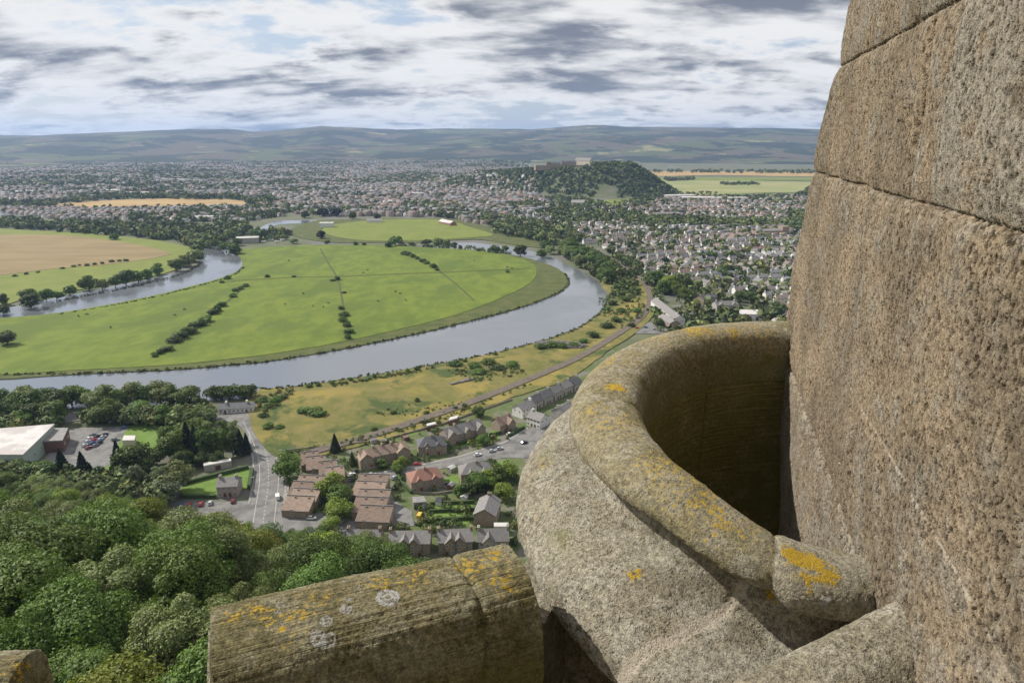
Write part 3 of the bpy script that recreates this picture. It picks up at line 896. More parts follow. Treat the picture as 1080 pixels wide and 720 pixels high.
# next merlon of the same parapet, beyond the crenel: only its corner shows bottom left
Am = Ac-t0*0.95; Bm = Ac-t0*0.43
zm = -1.36
cm = [(o_*0.5, z_*0.5) for o_, z_ in cp]
p_end = np.array(at_h(26, 696, zm)[:2]); q_end = np.array(at_h(-150, 706, zm)[:2])
mer = link('straight_parapet', straight('merlon_coping', q_end, p_end, 0.16, [(o_, z_+zm) for o_, z_ in cm], [], '', mossv=0.2, seed=9, yls=[(22, 707, 0.05, 0.55)]), loc=(0, 0, CAMZ))
tag(mer, 'tooled end of another parapet block in the bottom left corner above the trees', 'parapet')
for ch in cop.children:
    if ch.name.startswith('coping'): ch.location.z = zl

# sloping coping stone in the bottom right corner, running into the tall wall
w0 = np.array(at_h(955, 640, -1.06)[:2]); w1 = np.array(at_h(770, 722, -1.17)[:2])
dr = (w0-w1)/np.linalg.norm(w0-w1)
rp = [(o_*0.62, z_*0.75) for o_, z_ in cp]
nr = np.array([dr[1], -dr[0]])
o = link('raking_coping', straight('raking_coping', w1-dr*0.35+nr*0.05, w0+dr*0.10+nr*0.05, 0.12, [(o_, z_) for o_, z_ in rp], [(0.2, 0.2)], '', mossv=0.05, seed=14, m=M_skirt, slope=0.32, yls=[]), loc=(0, 0, CAMZ-1.04-0.32*(np.linalg.norm(w0-w1)+0.35)))
tag(o, 'rough sloping coping stone in the bottom right corner, running into the tall wall', 'coping stone')

# pier under the turret's overhang and the recess beside it
pr = empty('turret_pier', (0, 0, CAMZ))
tag(pr, 'pale upright pier stone with a dark recess, under the round turret overhang', 'pier')
b = MB()
pa = np.array(at_h(534, 640, -1.52)[:2]); pb_ = np.array(at_h(574, 660, -1.47)[:2])
back = np.array([0.12, 0.30])
b.prism([tuple(pa), tuple(pb_), tuple(pb_+back), tuple(pa+back)], -3.0, -1.46)
b.build('pier_stone', M_skirt, pr)
b = MB(); b.prism([tuple(pb_+back*0.7), (0.60, 1.80), (0.42, 2.2), (0.30, 2.5)], -3.0, -1.47); b.build('recess_wall', M_skirt, pr)
# gallery floor, tower shaft, and an unseen mass added behind to block sky light
b = MB(); b.box(-7, 0.9, -9, 1.2, 80, CAMZ-2.6); b.box(-7, 0.12, -9, -1.1, CAMZ-2.55, CAMZ+1.6)
b.build('tower_shaft_and_sky_blocker', M_skirt)
tag(bpy.data.objects['tower_shaft_and_sky_blocker'], 'stone shaft of the lookout tower below the gallery, with an added light-blocking mass behind', 'tower')

# ------------------------------------------------------------------ trees
LEAF = {
    'mid green': leafmat('leaf_mid_green', (0.112, 0.172, 0.038)),
    'yellow-green': leafmat('leaf_yellow_green', (0.19, 0.235, 0.038)),
    'grey-green': leafmat('leaf_grey_green', (0.185, 0.225, 0.085)),
    'dark olive': leafmat('leaf_dark_olive', (0.078, 0.118, 0.030)),
    'russet-green': leafmat('leaf_russet_green', (0.19, 0.185, 0.038)),
    'dark': leafmat('leaf_conifer', (0.022, 0.038, 0.020), 0.3),
    'silvery': leafmat('leaf_silvery', (0.18, 0.21, 0.125)),
}
M_bark = mat('bark', (0.11, 0.085, 0.06), (0.07, 0.055, 0.04), 3.0, bump=0.03)


def leaves(pts, nrm, size, r, fold=0.25):
    """rhombic leaf sprays at points, facing roughly along nrm"""
    n = len(pts)
    nn = nrm+r.normal(0, 0.55, (n, 3)); nn /= np.linalg.norm(nn, axis=1)[:, None]
    a = np.cross(nn, r.normal(0, 1, (n, 3))); a /= np.linalg.norm(a, axis=1)[:, None]
    b = np.cross(nn, a)
    s = size*r.uniform(0.6, 1.35, n)[:, None]
    lift = nn*s*fold
    V = np.stack([pts-a*s*0.75, pts-b*s*0.42+lift, pts+a*s*0.75, pts+b*s*0.42+lift], 1).reshape(-1, 3)
    return V


def quads_mesh(name, V, m):
    n = len(V)//4
    return np_mesh(name, V, np.arange(4*n), np.full(n, 4), [m])


def crown(name, seed, n, size, rx=1.0, rz=1.0, lobes=26, kind='round'):
    """crown of leaf sprays; unit: radius rx, height 2*rz centred on its middle, base at z=0"""
    r = np.random.default_rng(seed)
    if kind == 'cone':
        h = r.uniform(0, 1, n)**1.35
        th = r.uniform(0, 2*math.pi, n)
        tiers = 0.75+0.25*np.abs(np.sin(h*math.pi*9+np.sin(th*3+seed)*0.8))
        rad_ = rx*(1-h)**0.85*tiers*r.uniform(0.55, 1.0, n)**0.5*(1+0.15*np.sin(th*5+seed))
        p = np.stack([rad_*np.cos(th), rad_*np.sin(th), h*2*rz], 1)
        nr = np.stack([np.cos(th), np.sin(th), np.full(n, 0.25)], 1)
        return p, leaves(p, nr, size, r)
    c = []
    while len(c) < lobes:
        p = r.uniform(-1, 1, 3)
        d = np.linalg.norm(p)
        if d < 1 and (d > 0.35 or len(c) % 5 == 0) and p[2] > -0.8:
            c.append(p*np.array([rx*0.80, rx*0.70, rz*0.80]))
    c = np.array(c)
    lr = r.uniform(0.15, 0.46, lobes)*rx
    if kind == 'feather':
        lr *= 0.72
    k = r.choice(lobes, n, p=lr**2/np.sum(lr**2))
    d = r.normal(0, 1, (n, 3)); d[:, 2] += 0.35; d /= np.linalg.norm(d, axis=1)[:, None]
    rr_ = lr[k]*(1-0.45*r.uniform(0, 1, n)**2.0)*(1+0.16*np.sin(d[:, 0]*9+k)*np.sin(d[:, 1]*8+2*k)+0.10*np.sin(d[:, 0]*19+3*k)*np.sin(d[:, 2]*17+k))
    p = c[k]+d*rr_[:, None]*np.array([1, 1, 0.78])
    p[:, 2] += rz
    out = p-np.array([0, 0, rz]); out /= np.linalg.norm(out, axis=1)[:, None]+1e-6
    nr = d*0.8+out*0.35+np.array([0, 0, 0.25])
    return p, leaves(p, nr, size, r)


def trunk_mesh(name, seed, h, r0, limbs=6, spread=0.55):
    r = random.Random(seed)
    b = MB()
    b.tube([(0, 0, -1.5), (0, 0, 0.1*h), (r.uniform(-.02, .02)*h, r.uniform(-.02, .02)*h, 0.5*h), (r.uniform(-.04, .04)*h, r.uniform(-.04, .04)*h, 0.85*h)], [r0*1.5, r0, r0*0.65, r0*0.2], 8)
    for k in range(limbs):
        a = k*2.4+r.uniform(-.4, .4); z = h*r.uniform(0.28, 0.6); l = h*spread*r.uniform(0.5, 0.8)
        b.tube([(0, 0, z), (math.cos(a)*l*0.45, math.sin(a)*l*0.45, z+l*0.35), (math.cos(a)*l*0.85, math.sin(a)*l*0.85, z+l*0.75)], [r0*0.45, r0*0.28, r0*0.08], 6)
    return b.mesh(name, [M_bark], True)


# prototypes of unit size: crown radius 1 (scaled per tree), three levels of leaf detail
def proto(name, seed, n, size, rz, kind, th):
    p, V = crown(name, seed, n, size, 1.0, rz, 30 if kind == 'round' else 44, kind)
    V = V+np.array([0, 0, th])
    return (quads_mesh(name, V, LEAF['mid green']), trunk_mesh(name+'_trunk', seed, th+rz*1.3, 0.06 if kind != 'cone' else 0.05, 7 if kind != 'cone' else 0), th+2*rz)


PRO = {'near': [], 'mid': [], 'far': [], 'feather': [], 'cone': [], 'conemid': [], 'poplar': [], 'bush': []}
for q in range(4): PRO['near'].append(proto('broadleaf_near', 100+q, 26000, 0.036, 0.92+0.06*(q % 2), 'round', 0.45))
for q in range(3): PRO['feather'].append(proto('feathery_near', 130+q, 24000, 0.033, 1.0, 'feather', 0.5))
for q in range(4): PRO['mid'].append(proto('broadleaf_mid', 160+q, 3400, 0.105, 0.95+0.08*(q % 2), 'round', 0.12))
for q in range(3): PRO['far'].append(proto('broadleaf_far', 190+q, 800, 0.21, 0.9, 'round', 0.05))
for q in range(2): PRO['cone'].append(proto('conifer', 220+q, 4200, 0.11, 1.75, 'cone', 0.25))
for q in range(2): PRO['poplar'].append(proto('upright_tree', 250+q, 3200, 0.11, 1.7, 'round', 0.35))
for q in range(3): PRO['bush'].append(proto('bush', 280+q, 900, 0.17, 0.75, 'round', 0.0))
NT = [0]


def tree(x, y, height, proto_key, hue, base, group, name=None, squash=None, at_px=None, parts=True):
    me, tm, uh = random.choice(PRO[proto_key])
    z = gz1(x, y)
    if proto_key in ('mid', 'far', 'poplar'): height *= 1.12
    s = height/uh
    nm = name or {'cone': 'conifer_tree', 'poplar': 'upright_tree', 'bush': 'bush'}.get(proto_key, 'broadleaf_tree')
    px, _ = proj(x, y, z+height*0.6)
    w = (squash or (random.uniform(1.1, 1.4) if proto_key in ('mid', 'far') else random.uniform(0.9, 1.15)))
    NT[0] += 1
    if parts and proto_key != 'bush':
        t = empty(nm, (x, y, z), random.uniform(0, 6.28))
        c = link('crown', me, t); slotmat(c, LEAF[hue])
        link('trunk', tm, t)
    else:
        t = link(nm, me, None, (x, y, z)); slotmat(t, LEAF[hue])
        t.rotation_euler = (0, 0, random.uniform(0, 6.28))
    t.scale = (s*w, s*w*random.uniform(0.85, 1.15), s)
    if proto_key in ('near', 'feather'): t.rotation_euler = (random.uniform(-0.12, 0.12), random.uniform(-0.12, 0.12), random.uniform(0, 6.28))
    t['category'] = 'bush' if proto_key == 'bush' else 'tree'
    if group: t['group'] = group
    later(t, base, px)
    return t


# --- the wood on the hillside under the tower, each tree on its own
cells = {}
wood = []
tries = 0
while tries < 60000:
    tries += 1
    r = math.sqrt(random.uniform(38**2, 430**2)); az = rad(random.uniform(-46, 4))
    x, y = r*math.sin(az), r*math.cos(az)
    if y < 30: continue
    z = gz1(x, y)
    hgt = random.uniform(11.5, 21) if r < 200 else random.uniform(9, 15)
    px, py = proj(x, y, z+hgt*0.75)
    pb = proj(x, y, z)
    # lower edge of the wood as seen: the village, roads and car parks stay clear
    lim = np.interp(px, [-200, 0, 60, 130, 180, 230, 300, 345, 395, 430, 470, 540, 600], [492, 494, 503, 524, 544, 549, 556, 558, 570, 592, 604, 640, 640])
    if proj(x, y, z+hgt)[1] < lim: continue
    if px < -130 or px > 560 or py > 800: continue
    if px > 240 and py > 600-0.27*(px-300)+95: continue      # wholly behind the near parapet
    sp = 10.2 if r < 120 else 8.8
    ok = True
    for (a, b, c) in wood:
        if (a-x)**2+(b-y)**2 < sp*sp: ok = False; break
    if not ok: continue
    wood.append((x, y, hgt))
HUES = ['mid green', 'yellow-green', 'grey-green', 'dark olive', 'russet-green']
wood.sort(key=lambda t: math.hypot(t[0], t[1]))
for i, (x, y, h) in enumerate(wood):
    r = math.hypot(x, y)
    z = gz1(x, y)
    px, py = proj(x, y, z+h*0.7)
    hue = random.choices(HUES, [0.42, 0.11, 0.24, 0.20, 0.03])[0]
    if r < 85 and px > -20 and px < 140: hue = random.choice(['yellow-green', 'mid green', 'mid green'])
    feather = hue == 'grey-green' or (hue == 'mid green' and random.random() < 0.25)
    row = ['bottom row', 'near row', 'middle row', 'upper row', 'far edge'][0 if py > 665 else 1 if py > 620 else 2 if py > 580 else 3 if py > 545 else 4]
    col_ = ['under sports hall', 'under car park', 'under pink house', 'under main road', 'beside parapet'][0 if px < 60 else 1 if px < 140 else 2 if px < 250 else 3 if px < 330 else 4]
    tree(x, y, h*(1.06 if feather else 1), 'feather' if feather else 'near', hue, '%s %s tree, %s of hillside wood, %s' % (hue, 'feathery' if feather else 'rounded', row, col_), 'trees of the hillside wood', name='feathery_tree' if feather else None, squash=random.uniform(1.0, 1.3))
NWOOD = len(wood)

# --- trees of the flat ground: (px, py of the foot, height, prototype, hue)
place = [
    ('in belt between river and sports hall', 'trees between the river and the sports hall',
     [(2, 436, 14, 'mid', 'dark olive'), (18, 437, 13, 'mid', 'mid green'), (30, 430, 13, 'mid', 'grey-green'), (45, 432, 13, 'mid', 'dark olive'), (62, 437, 14, 'mid', 'dark olive'), (76, 428, 12, 'mid', 'mid green'), (38, 446, 12, 'mid', 'dark olive'),
      (58, 447, 13, 'mid', 'mid green'), (12, 446, 12, 'mid', 'dark olive'), (25, 452, 10, 'mid', 'mid green'), (-8, 446, 14, 'mid', 'dark olive')]),
    ('in belt above car park', 'trees above the small car park',
     [(92, 428, 11, 'mid', 'mid green'), (103, 432, 12, 'mid', 'grey-green'), (116, 428, 13, 'mid', 'grey-green'), (128, 430, 11, 'mid', 'mid green'), (113, 446, 13, 'mid', 'mid green'), (143, 427, 14, 'mid', 'grey-green'), (157, 426, 13, 'mid', 'mid green'),
      (170, 427, 14, 'mid', 'grey-green'), (183, 428, 12, 'mid', 'mid green'), (198, 430, 13, 'mid', 'mid green'), (210, 434, 9, 'mid', 'mid green'), (146, 443, 11, 'mid', 'mid green'), (160, 446, 10, 'mid', 'grey-green'), (175, 448, 11, 'mid', 'mid green'),
      (188, 448, 11, 'mid', 'grey-green'), (203, 448, 10, 'mid', 'mid green'), (216, 446, 10, 'mid', 'grey-green')]),
    ('in copse left of main road', 'trees of the copse left of the main road',
     [(178, 478, 15, 'poplar', 'mid green'), (190, 482, 14, 'mid', 'mid green'), (200, 482, 20, 'cone', 'dark'), (208, 484, 19, 'cone', 'dark'), (216, 484, 16, 'poplar', 'mid green'), (226, 483, 15, 'poplar', 'dark olive'), (236, 482, 15, 'poplar', 'mid green'),
      (246, 482, 14, 'poplar', 'dark olive'), (255, 480, 15, 'cone', 'dark'), (261, 478, 12, 'cone', 'dark'), (222, 470, 14, 'poplar', 'grey-green'), (236, 468, 13, 'poplar', 'mid green'), (248, 468, 13, 'poplar', 'grey-green'), (206, 468, 14, 'mid', 'mid green'), (195, 494, 9, 'mid', 'dark olive'),
      (166, 490, 9, 'mid', 'dark olive'), (230, 490, 7, 'mid', 'dark olive'), (212, 492, 7, 'mid', 'dark olive')]),
    ('between car park and pink house', 'trees between the car park and the pink house',
     [(68, 505, 16, 'cone', 'dark'), (90, 508, 16, 'cone', 'dark'), (98, 510, 11, 'cone', 'dark'), (128, 504, 20, 'cone', 'dark'), (140, 503, 16, 'mid', 'dark olive'), (150, 505, 14, 'mid', 'dark olive'), (134, 514, 9, 'mid', 'silvery'), (146, 517, 13, 'poplar', 'silvery'),
      (172, 523, 15, 'poplar', 'silvery'), (184, 520, 14, 'mid', 'grey-green'), (178, 530, 11, 'mid', 'silvery'), (162, 520, 8, 'cone', 'dark'), (40, 506, 9, 'mid', 'mid green'), (16, 505, 9, 'mid', 'mid green'), (50, 512, 9, 'mid', 'dark olive')]),
    ('in dark clump beside white building', 'dark clump by the river', [(225+q*6.5, 421-q*0.3, 8.5, 'bush', 'dark olive') for q in range(7)]),
    ('among the village houses', 'trees among the village houses',
     [(303, 505, 12, 'mid', 'mid green'), (354, 477, 11, 'cone', 'dark'), (350, 524, 11, 'mid', 'yellow-green'), (358, 534, 10, 'mid', 'mid green'), (358, 548, 9, 'mid', 'yellow-green'), (372, 491, 8, 'cone', 'dark olive'), (350, 562, 7, 'mid', 'yellow-green'), (340, 570, 6, 'mid', 'mid green'),
      (505, 518, 9, 'mid', 'mid green'), (514, 514, 8, 'mid', 'yellow-green'), (498, 522, 8, 'mid', 'dark olive'), (527, 510, 9, 'mid', 'mid green'), (535, 505, 8, 'mid', 'yellow-green'), (518, 500, 7, 'mid', 'dark olive'), (510, 470, 6, 'mid', 'mid green'), (468, 476, 6, 'mid', 'mid green'),
      (423, 494, 6, 'mid', 'yellow-green'), (486, 524, 6, 'mid', 'mid green'), (420, 500, 5, 'mid', 'mid green'), (532, 527, 8, 'mid', 'yellow-green'), (404, 494, 5, 'mid', 'mid green'), (505, 440, 6, 'mid', 'dark olive')]),
    ('along bank of left river reach', 'trees along the left river reach',
     [(30, 318, 13, 'mid', 'mid green'), (33, 325, 14, 'mid', 'dark olive'), (49, 317, 12, 'mid', 'mid green'), (60, 316, 9, 'far', 'mid green'), (74, 311, 10, 'far', 'mid green'), (94, 306, 15, 'mid', 'mid green'), (108, 305, 11, 'far', 'grey-green'), (122, 303, 12, 'mid', 'dark olive'), (133, 300, 16, 'mid', 'dark olive'), (146, 297, 12, 'far', 'mid green'),
      (156, 294, 11, 'far', 'mid green'), (166, 290, 13, 'mid', 'mid green'), (186, 286, 14, 'mid', 'mid green'), (197, 281, 15, 'far', 'grey-green'), (206, 276, 16, 'far', 'grey-green'), (208, 268, 14, 'far', 'mid green'), (4, 332, 9, 'mid', 'dark olive'), (3, 322, 11, 'mid', 'dark olive'), (120, 253, 10, 'far', 'mid green'), (8, 364, 11, 'mid', 'dark olive')]),
    ('at the neck of the big meadow', 'trees at the neck of the meadow',
     [(222, 262, 13, 'far', 'mid green'), (230, 263, 15, 'far', 'dark olive'), (239, 266, 15, 'far', 'mid green'), (248, 268, 14, 'far', 'dark olive'), (218, 255, 14, 'far', 'mid green'), (235, 256, 14, 'far', 'grey-green'), (250, 259, 11, 'far', 'mid green'), (276, 252, 16, 'far', 'dark olive'), (268, 250, 14, 'far', 'mid green'), (262, 246, 15, 'far', 'dark olive'),
      (339, 252, 13, 'far', 'dark'), (300, 253, 9, 'far', 'grey-green'), (310, 257, 8, 'far', 'mid green'), (345, 258, 7, 'far', 'dark olive'), (375, 259, 6, 'far', 'dark olive'), (384, 259, 5, 'far', 'mid green'), (410, 261, 9, 'far', 'dark olive'), (417, 259, 15, 'far', 'mid green'), (450, 259, 10, 'far', 'dark olive'), (463, 260, 13, 'far', 'grey-green'), (472, 261, 11, 'far', 'mid green'),
      (479, 262, 9, 'far', 'dark olive'), (522, 267, 11, 'far', 'dark olive'), (533, 265, 8, 'far', 'mid green'), (549, 270, 15, 'far', 'dark olive'), (571, 272, 12, 'far', 'mid green'), (580, 268, 13, 'far', 'grey-green'), (575, 263, 14, 'far', 'dark olive')]),
    ('above the round meadow', 'trees above the round meadow',
     [(341, 228, 18, 'far', 'dark'), (354, 228, 19, 'far', 'dark'), (322, 230, 14, 'far', 'dark olive'), (372, 231, 14, 'far', 'dark olive'), (398, 231, 12, 'far', 'dark olive'), (294, 227, 14, 'far', 'dark olive'), (285, 228, 14, 'far', 'dark olive'), (276, 229, 14, 'far', 'dark'), (268, 230, 14, 'far', 'dark olive')]),
    ('near the railway bend', 'trees near the railway bend',
     [(700, 310, 15, 'mid', 'mid green'), (708, 306, 16, 'mid', 'yellow-green'), (716, 314, 14, 'mid', 'mid green'), (724, 318, 13, 'mid', 'mid green'), (722, 306, 14, 'mid', 'dark olive'), (688, 300, 13, 'mid', 'dark olive'), (694, 296, 12, 'mid', 'mid green'), (768, 290, 12, 'mid', 'dark olive'), (777, 290, 11, 'mid', 'dark olive'), (760, 292, 10, 'mid', 'mid green'),
      (745, 320, 9, 'mid', 'mid green'), (779, 318, 10, 'mid', 'mid green'), (792, 320, 11, 'mid', 'dark olive'), (804, 312, 9, 'mid', 'mid green'), (818, 328, 9, 'mid', 'dark olive'), (826, 330, 8, 'mid', 'mid green'), (750, 274, 11, 'far', 'dark olive'), (702, 280, 10, 'far', 'dark')]),
]
for where, grp, lst in place:
    for (px, py, h, pk, hue) in lst:
        x, y = P(px, py)
        kind = {'cone': 'conifer', 'poplar': 'tall narrow tree', 'mid': 'bushy tree', 'far': 'bushy tree', 'bush': 'dense bush'}[pk]
        tree(x, y, h, pk, hue, '%s %s %s' % (hue, kind, where), grp)
# the thicket along the inner bank beyond the river bend, tree by tree
q = 0
tk = smooth_poly([(589, 268), (600, 276), (614, 283), (628, 290), (640, 300), (652, 290), (640, 280), (625, 272), (610, 266), (598, 262)], 5)
n_ = 0
while n_ < 44:
    px, py = random.uniform(585, 660), random.uniform(258, 303)
    if not inpoly(px, py, tk): continue
    x, y = P(px, py)
    hue = random.choice(['grey-green', 'mid green', 'grey-green', 'mid green', 'dark olive'])
    row = 'far end' if py < 270 else 'middle' if py < 283 else 'near end'
    tree(x, y, random.uniform(11, 17), 'mid', hue, '%s tree, %s of thicket in river bend' % (hue, row), 'trees of the riverside thicket')
    n_ += 1

# --- hedgerow bushes on the meadow and scrub on the rough grass
hb = [('in left hedge line of meadow', 'hedge bushes of the left line', [(163, 377, 4.5), (169, 374, 4.5), (176, 371, 5), (184, 362, 6), (190, 358, 7), (196, 354, 7), (202, 352, 6), (206, 346, 6), (213, 344, 6.5), (217, 340, 6.5), (225, 332, 6), (229, 329, 6.5), (234, 324, 6), (246, 314, 5), (248, 308, 4.5), (254, 306, 4.5), (259, 303, 4.5), (240, 295, 5), (234, 299, 3.5), (282, 293, 4), (310, 293, 3.5)]),
      ('in middle hedge line of meadow', 'hedge bushes of the middle line', [(360, 327, 4.5), (363, 334, 5), (362, 340, 5.5), (366, 345, 4.5), (368, 352, 5), (367, 358, 4.5), (363, 310, 3), (356, 296, 5), (351, 297, 3.5)]),
      ('in far right hedge line of meadow', 'hedge bushes of the far right line', [(427, 269, 6), (431, 270, 6), (435, 272, 6), (440, 274, 5), (446, 277, 5.5), (450, 279, 5), (457, 283, 6), (461, 286, 4), (535, 288, 4.5)]),
      ('along the stubble field', 'hedge bushes by the stubble field', [(78, 282, 3.5), (84, 281, 3.5), (92, 281, 4), (100, 280, 4), (108, 279, 4), (118, 277, 4), (126, 276.5, 4), (133, 276, 4), (66, 284, 3), (40, 288, 3), (28, 290, 3.5), (16, 292, 3)])]
for where, grp, lst in hb:
    for px, py, h in lst:
        x, y = P(px, py)
        tree(x, y, h, 'bush', random.choice(['dark olive', 'dark olive', 'mid green']), 'rounded dark bush %s' % where, grp, squash=random.uniform(1.1, 1.7))
scrub = [(332, 437, 4, 2.3), (322, 436, 4, 2), (338, 439, 3.5, 2), (290, 424, 3.5, 2), (283, 430, 3, 2), (298, 421, 3, 1.8), (278, 440, 3, 1.8), (283, 452, 3.5, 1.6), (295, 452, 2.5, 1.8), (276, 424, 3, 2), (480, 386, 4, 2.4), (500, 388, 4, 2.4), (515, 384, 4, 2.6), (525, 390, 3.5, 2.6), (540, 386, 3.5, 2.4), (505, 394, 3.5, 2.4),
         (570, 368, 4, 2), (582, 366, 4.5, 2), (592, 367, 4, 2), (604, 366, 4, 2), (615, 362, 4, 1.8), (625, 356, 5, 1.8), (640, 346, 5, 1.8), (650, 340, 5, 1.6), (655, 330, 5, 1.6), (646, 322, 5, 1.6), (660, 318, 6, 1.6), (640, 328, 4, 1.6), (668, 310, 6, 1.6), (655, 305, 7, 1.5), (648, 312, 5, 1.6), (672, 330, 5, 1.4), (666, 345, 4, 1.4),
         (350, 405, 2.5, 1.3), (370, 402, 3, 1), (395, 399, 3, 1), (410, 396, 2.5, 1.2), (430, 393, 3, 1), (440, 391, 3.5, 1), (336, 408, 3, 1), (326, 409, 3, 1.3), (490, 382, 2.5, 1.4), (522, 375, 2.5, 1.4), (415, 437, 2.5, 1.3), (440, 424, 3, 1), (490, 430, 3, 1.0), (480, 432, 2.5, 1.0), (395, 455, 2.5, 1.3), (450, 437, 2.5, 1.4)]
for px, py, h, sq in scrub:
    x, y = P(px, py)
    zone = 'near the main road' if px < 345 else 'along the river edge' if py < 410 and px < 470 else 'in the middle' if px < 545 else 'by the heap of rubble' if px < 630 and py > 350 else 'inside the railway bend' if px > 545 else 'along the railway'
    tree(x, y, h, 'bush', random.choice(['mid green', 'dark olive', 'mid green']), 'scrub bush on rough grass %s' % zone, 'scrub bushes on the rough grass', squash=sq)


# --- woods and garden trees too many to count: one mesh each of many small leafy crowns
def far_trees(name, spots_, hue_cols, nleaf=26, kind='stuff'):
    """spots_: (x, y, z, height, width)"""
    n = len(spots_)
    sp = np.array(spots_)
    r = np.random.default_rng(hash(name) % 1000 if False else len(name)*7+n)
    d = r.normal(0, 1, (n, nleaf, 3)); d[..., 2] += 0.3; d /= np.linalg.norm(d, axis=2)[..., None]
    k = r.uniform(0.55, 1.0, (n, nleaf, 1))**0.6
    lump = 1+0.25*np.sin(d[..., :1]*5+r.uniform(0, 6, (n, 1, 1)))
    hs = sp[:, None, 3:4]; ws = sp[:, None, 4:5]
    c = sp[:, None, :3]+d*k*lump*np.concatenate([ws*0.5, ws*0.5, hs*0.46], 2)
    c[..., 2] += sp[:, None, 3]*0.52
    size = (sp[:, None, 3]*0.5+sp[:, None, 4]*0.5)*0.24*(26/nleaf)**0.5*np.ones((n, nleaf))
    nn = d+r.normal(0, 0.45, d.shape); nn /= np.linalg.norm(nn, axis=2)[..., None]
    a = np.cross(nn, r.normal(0, 1, d.shape)); a /= np.linalg.norm(a, axis=2)[..., None]
    b = np.cross(nn, a); s = size[..., None]*r.uniform(0.7, 1.4, (n, nleaf, 1))
    V = np.stack([c-a*s, c-b*s*0.7, c+a*s, c+b*s*0.7], 2).reshape(-1, 3)
    hc = np.array(hue_cols)[r.integers(0, len(hue_cols), n)]*r.uniform(0.7, 1.25, (n, 1))
    cols = np.repeat(hc, nleaf, 0)*r.uniform(0.75, 1.25, (n*nleaf, 1))
    N_ = n*nleaf
    me = np_mesh(name, V, np.arange(4*N_), np.full(N_, 4), [M_fart], cols=cols)
    return tag(link(name, me), kind=kind)


M_fart = tintmat('far_foliage', 0.8, 0.1, 0.05)
FC = [(0.085, 0.12, 0.036), (0.11, 0.148, 0.042), (0.06, 0.088, 0.03), (0.13, 0.165, 0.06), (0.10, 0.11, 0.036), (0.15, 0.165, 0.045)]

# ------------------------------------------------------------------ houses
M_pane = mat('window_glass', (0.045, 0.05, 0.06), (0.07, 0.08, 0.09), 0.5, rough=0.12, spec=0.6)
M_frame = mat('white_frame', (0.62, 0.62, 0.60), (0.55, 0.55, 0.53), 2.0, rough=0.6)
M_slate = mat('slate_roof', (0.15, 0.145, 0.15), (0.205, 0.195, 0.19), 0.7, 6, 0.75, tint=0.3, c3=(0.19, 0.17, 0.15), scale3=0.4, stretch=(1, 1, 2.5))
M_slate2 = mat('dark_slate_roof', (0.085, 0.085, 0.095), (0.12, 0.12, 0.125), 0.7, 6, 0.75, tint=0.25, stretch=(1, 1, 2.5))
M_brown = mat('brown_tile_roof', (0.185, 0.135, 0.105), (0.25, 0.185, 0.145), 0.6, 6, 0.85, tint=0.4, stretch=(1, 1, 2.5))
M_red = mat('red_tile_roof', (0.27, 0.135, 0.10), (0.22, 0.125, 0.10), 0.6, 6, 0.85, tint=0.2, stretch=(1, 1, 2.5))
M_stone = mat('brown_stone_wall', (0.23, 0.18, 0.13), (0.29, 0.235, 0.175), 1.2, 6, 0.9, bump=0.03)
M_grey = mat('grey_harl_wall', (0.30, 0.28, 0.25), (0.36, 0.34, 0.31), 0.8, 5, 0.9)
M_whitew = mat('white_harl_wall', (0.66, 0.65, 0.61), (0.55, 0.54, 0.50), 0.5, 5, 0.9)
M_pink = mat('pinkish_harl_wall', (0.35, 0.29, 0.27), (0.30, 0.25, 0.23), 0.6, 5, 0.9)
M_cream = mat('cream_wall', (0.50, 0.45, 0.36), (0.44, 0.39, 0.31), 0.5, 5, 0.9)
M_door = mat('painted_door', (0.10, 0.06, 0.05), (0.14, 0.07, 0.05), 1.0, rough=0.5)
M_metalroof = mat('pale_metal_roof', (0.52, 0.50, 0.48), (0.44, 0.42, 0.40), 0.12, 6, 0.6, c3=(0.38, 0.35, 0.33), scale3=0.06)
M_green = mat('pale_green_cladding', (0.33, 0.40, 0.34), (0.28, 0.34, 0.29), 0.4, 3, 0.6, stretch=(6, 6, 0.1))
M_brick = mat('dark_brick', (0.13, 0.075, 0.06), (0.17, 0.10, 0.08), 1.5, 5, 0.9)
M_felt = mat('grey_felt_roof', (0.20, 0.19, 0.185), (0.26, 0.25, 0.24), 0.4, 5, 0.9)

_b = MB()
_b.box(-0.5, 0.5, -0.06, 0.05, 0, 0.07); _b.box(-0.5, 0.5, -0.05, 0.05, 0.93, 1); _b.box(-0.5, -0.42, -0.05, 0.05, 0.07, 0.93); _b.box(0.42, 0.5, -0.05, 0.05, 0.07, 0.93); _b.box(-0.03, 0.03, -0.045, 0.05, 0.07, 0.93); _b.box(-0.42, -0.03, -0.04, 0.05, 0.48, 0.53); _b.box(0.03, 0.42, -0.04, 0.05, 0.48, 0.53)
ME_win = _b.mesh('window_frame', [M_frame])
_b = MB(); _b.box(-0.42, 0.42, -0.02, 0.04, 0.07, 0.93); ME_pane = _b.mesh('window_pane', [M_pane])
_b = MB(); _b.box(-0.5, 0.5, -0.06, 0.06, 0, 1); _b.box(-0.58, -0.5, -0.08, 0.05, 0, 1.04); _b.box(0.5, 0.58, -0.08, 0.05, 0, 1.04); ME_door = _b.mesh('door_leaf', [M_door])


def window(par, x, y, z, w, h, rot):
    o = link('window', ME_win, par, (x, y, z)); o.scale = (w, 1, h); o.rotation_euler = (0, 0, rot)
    link('pane', ME_pane, o)


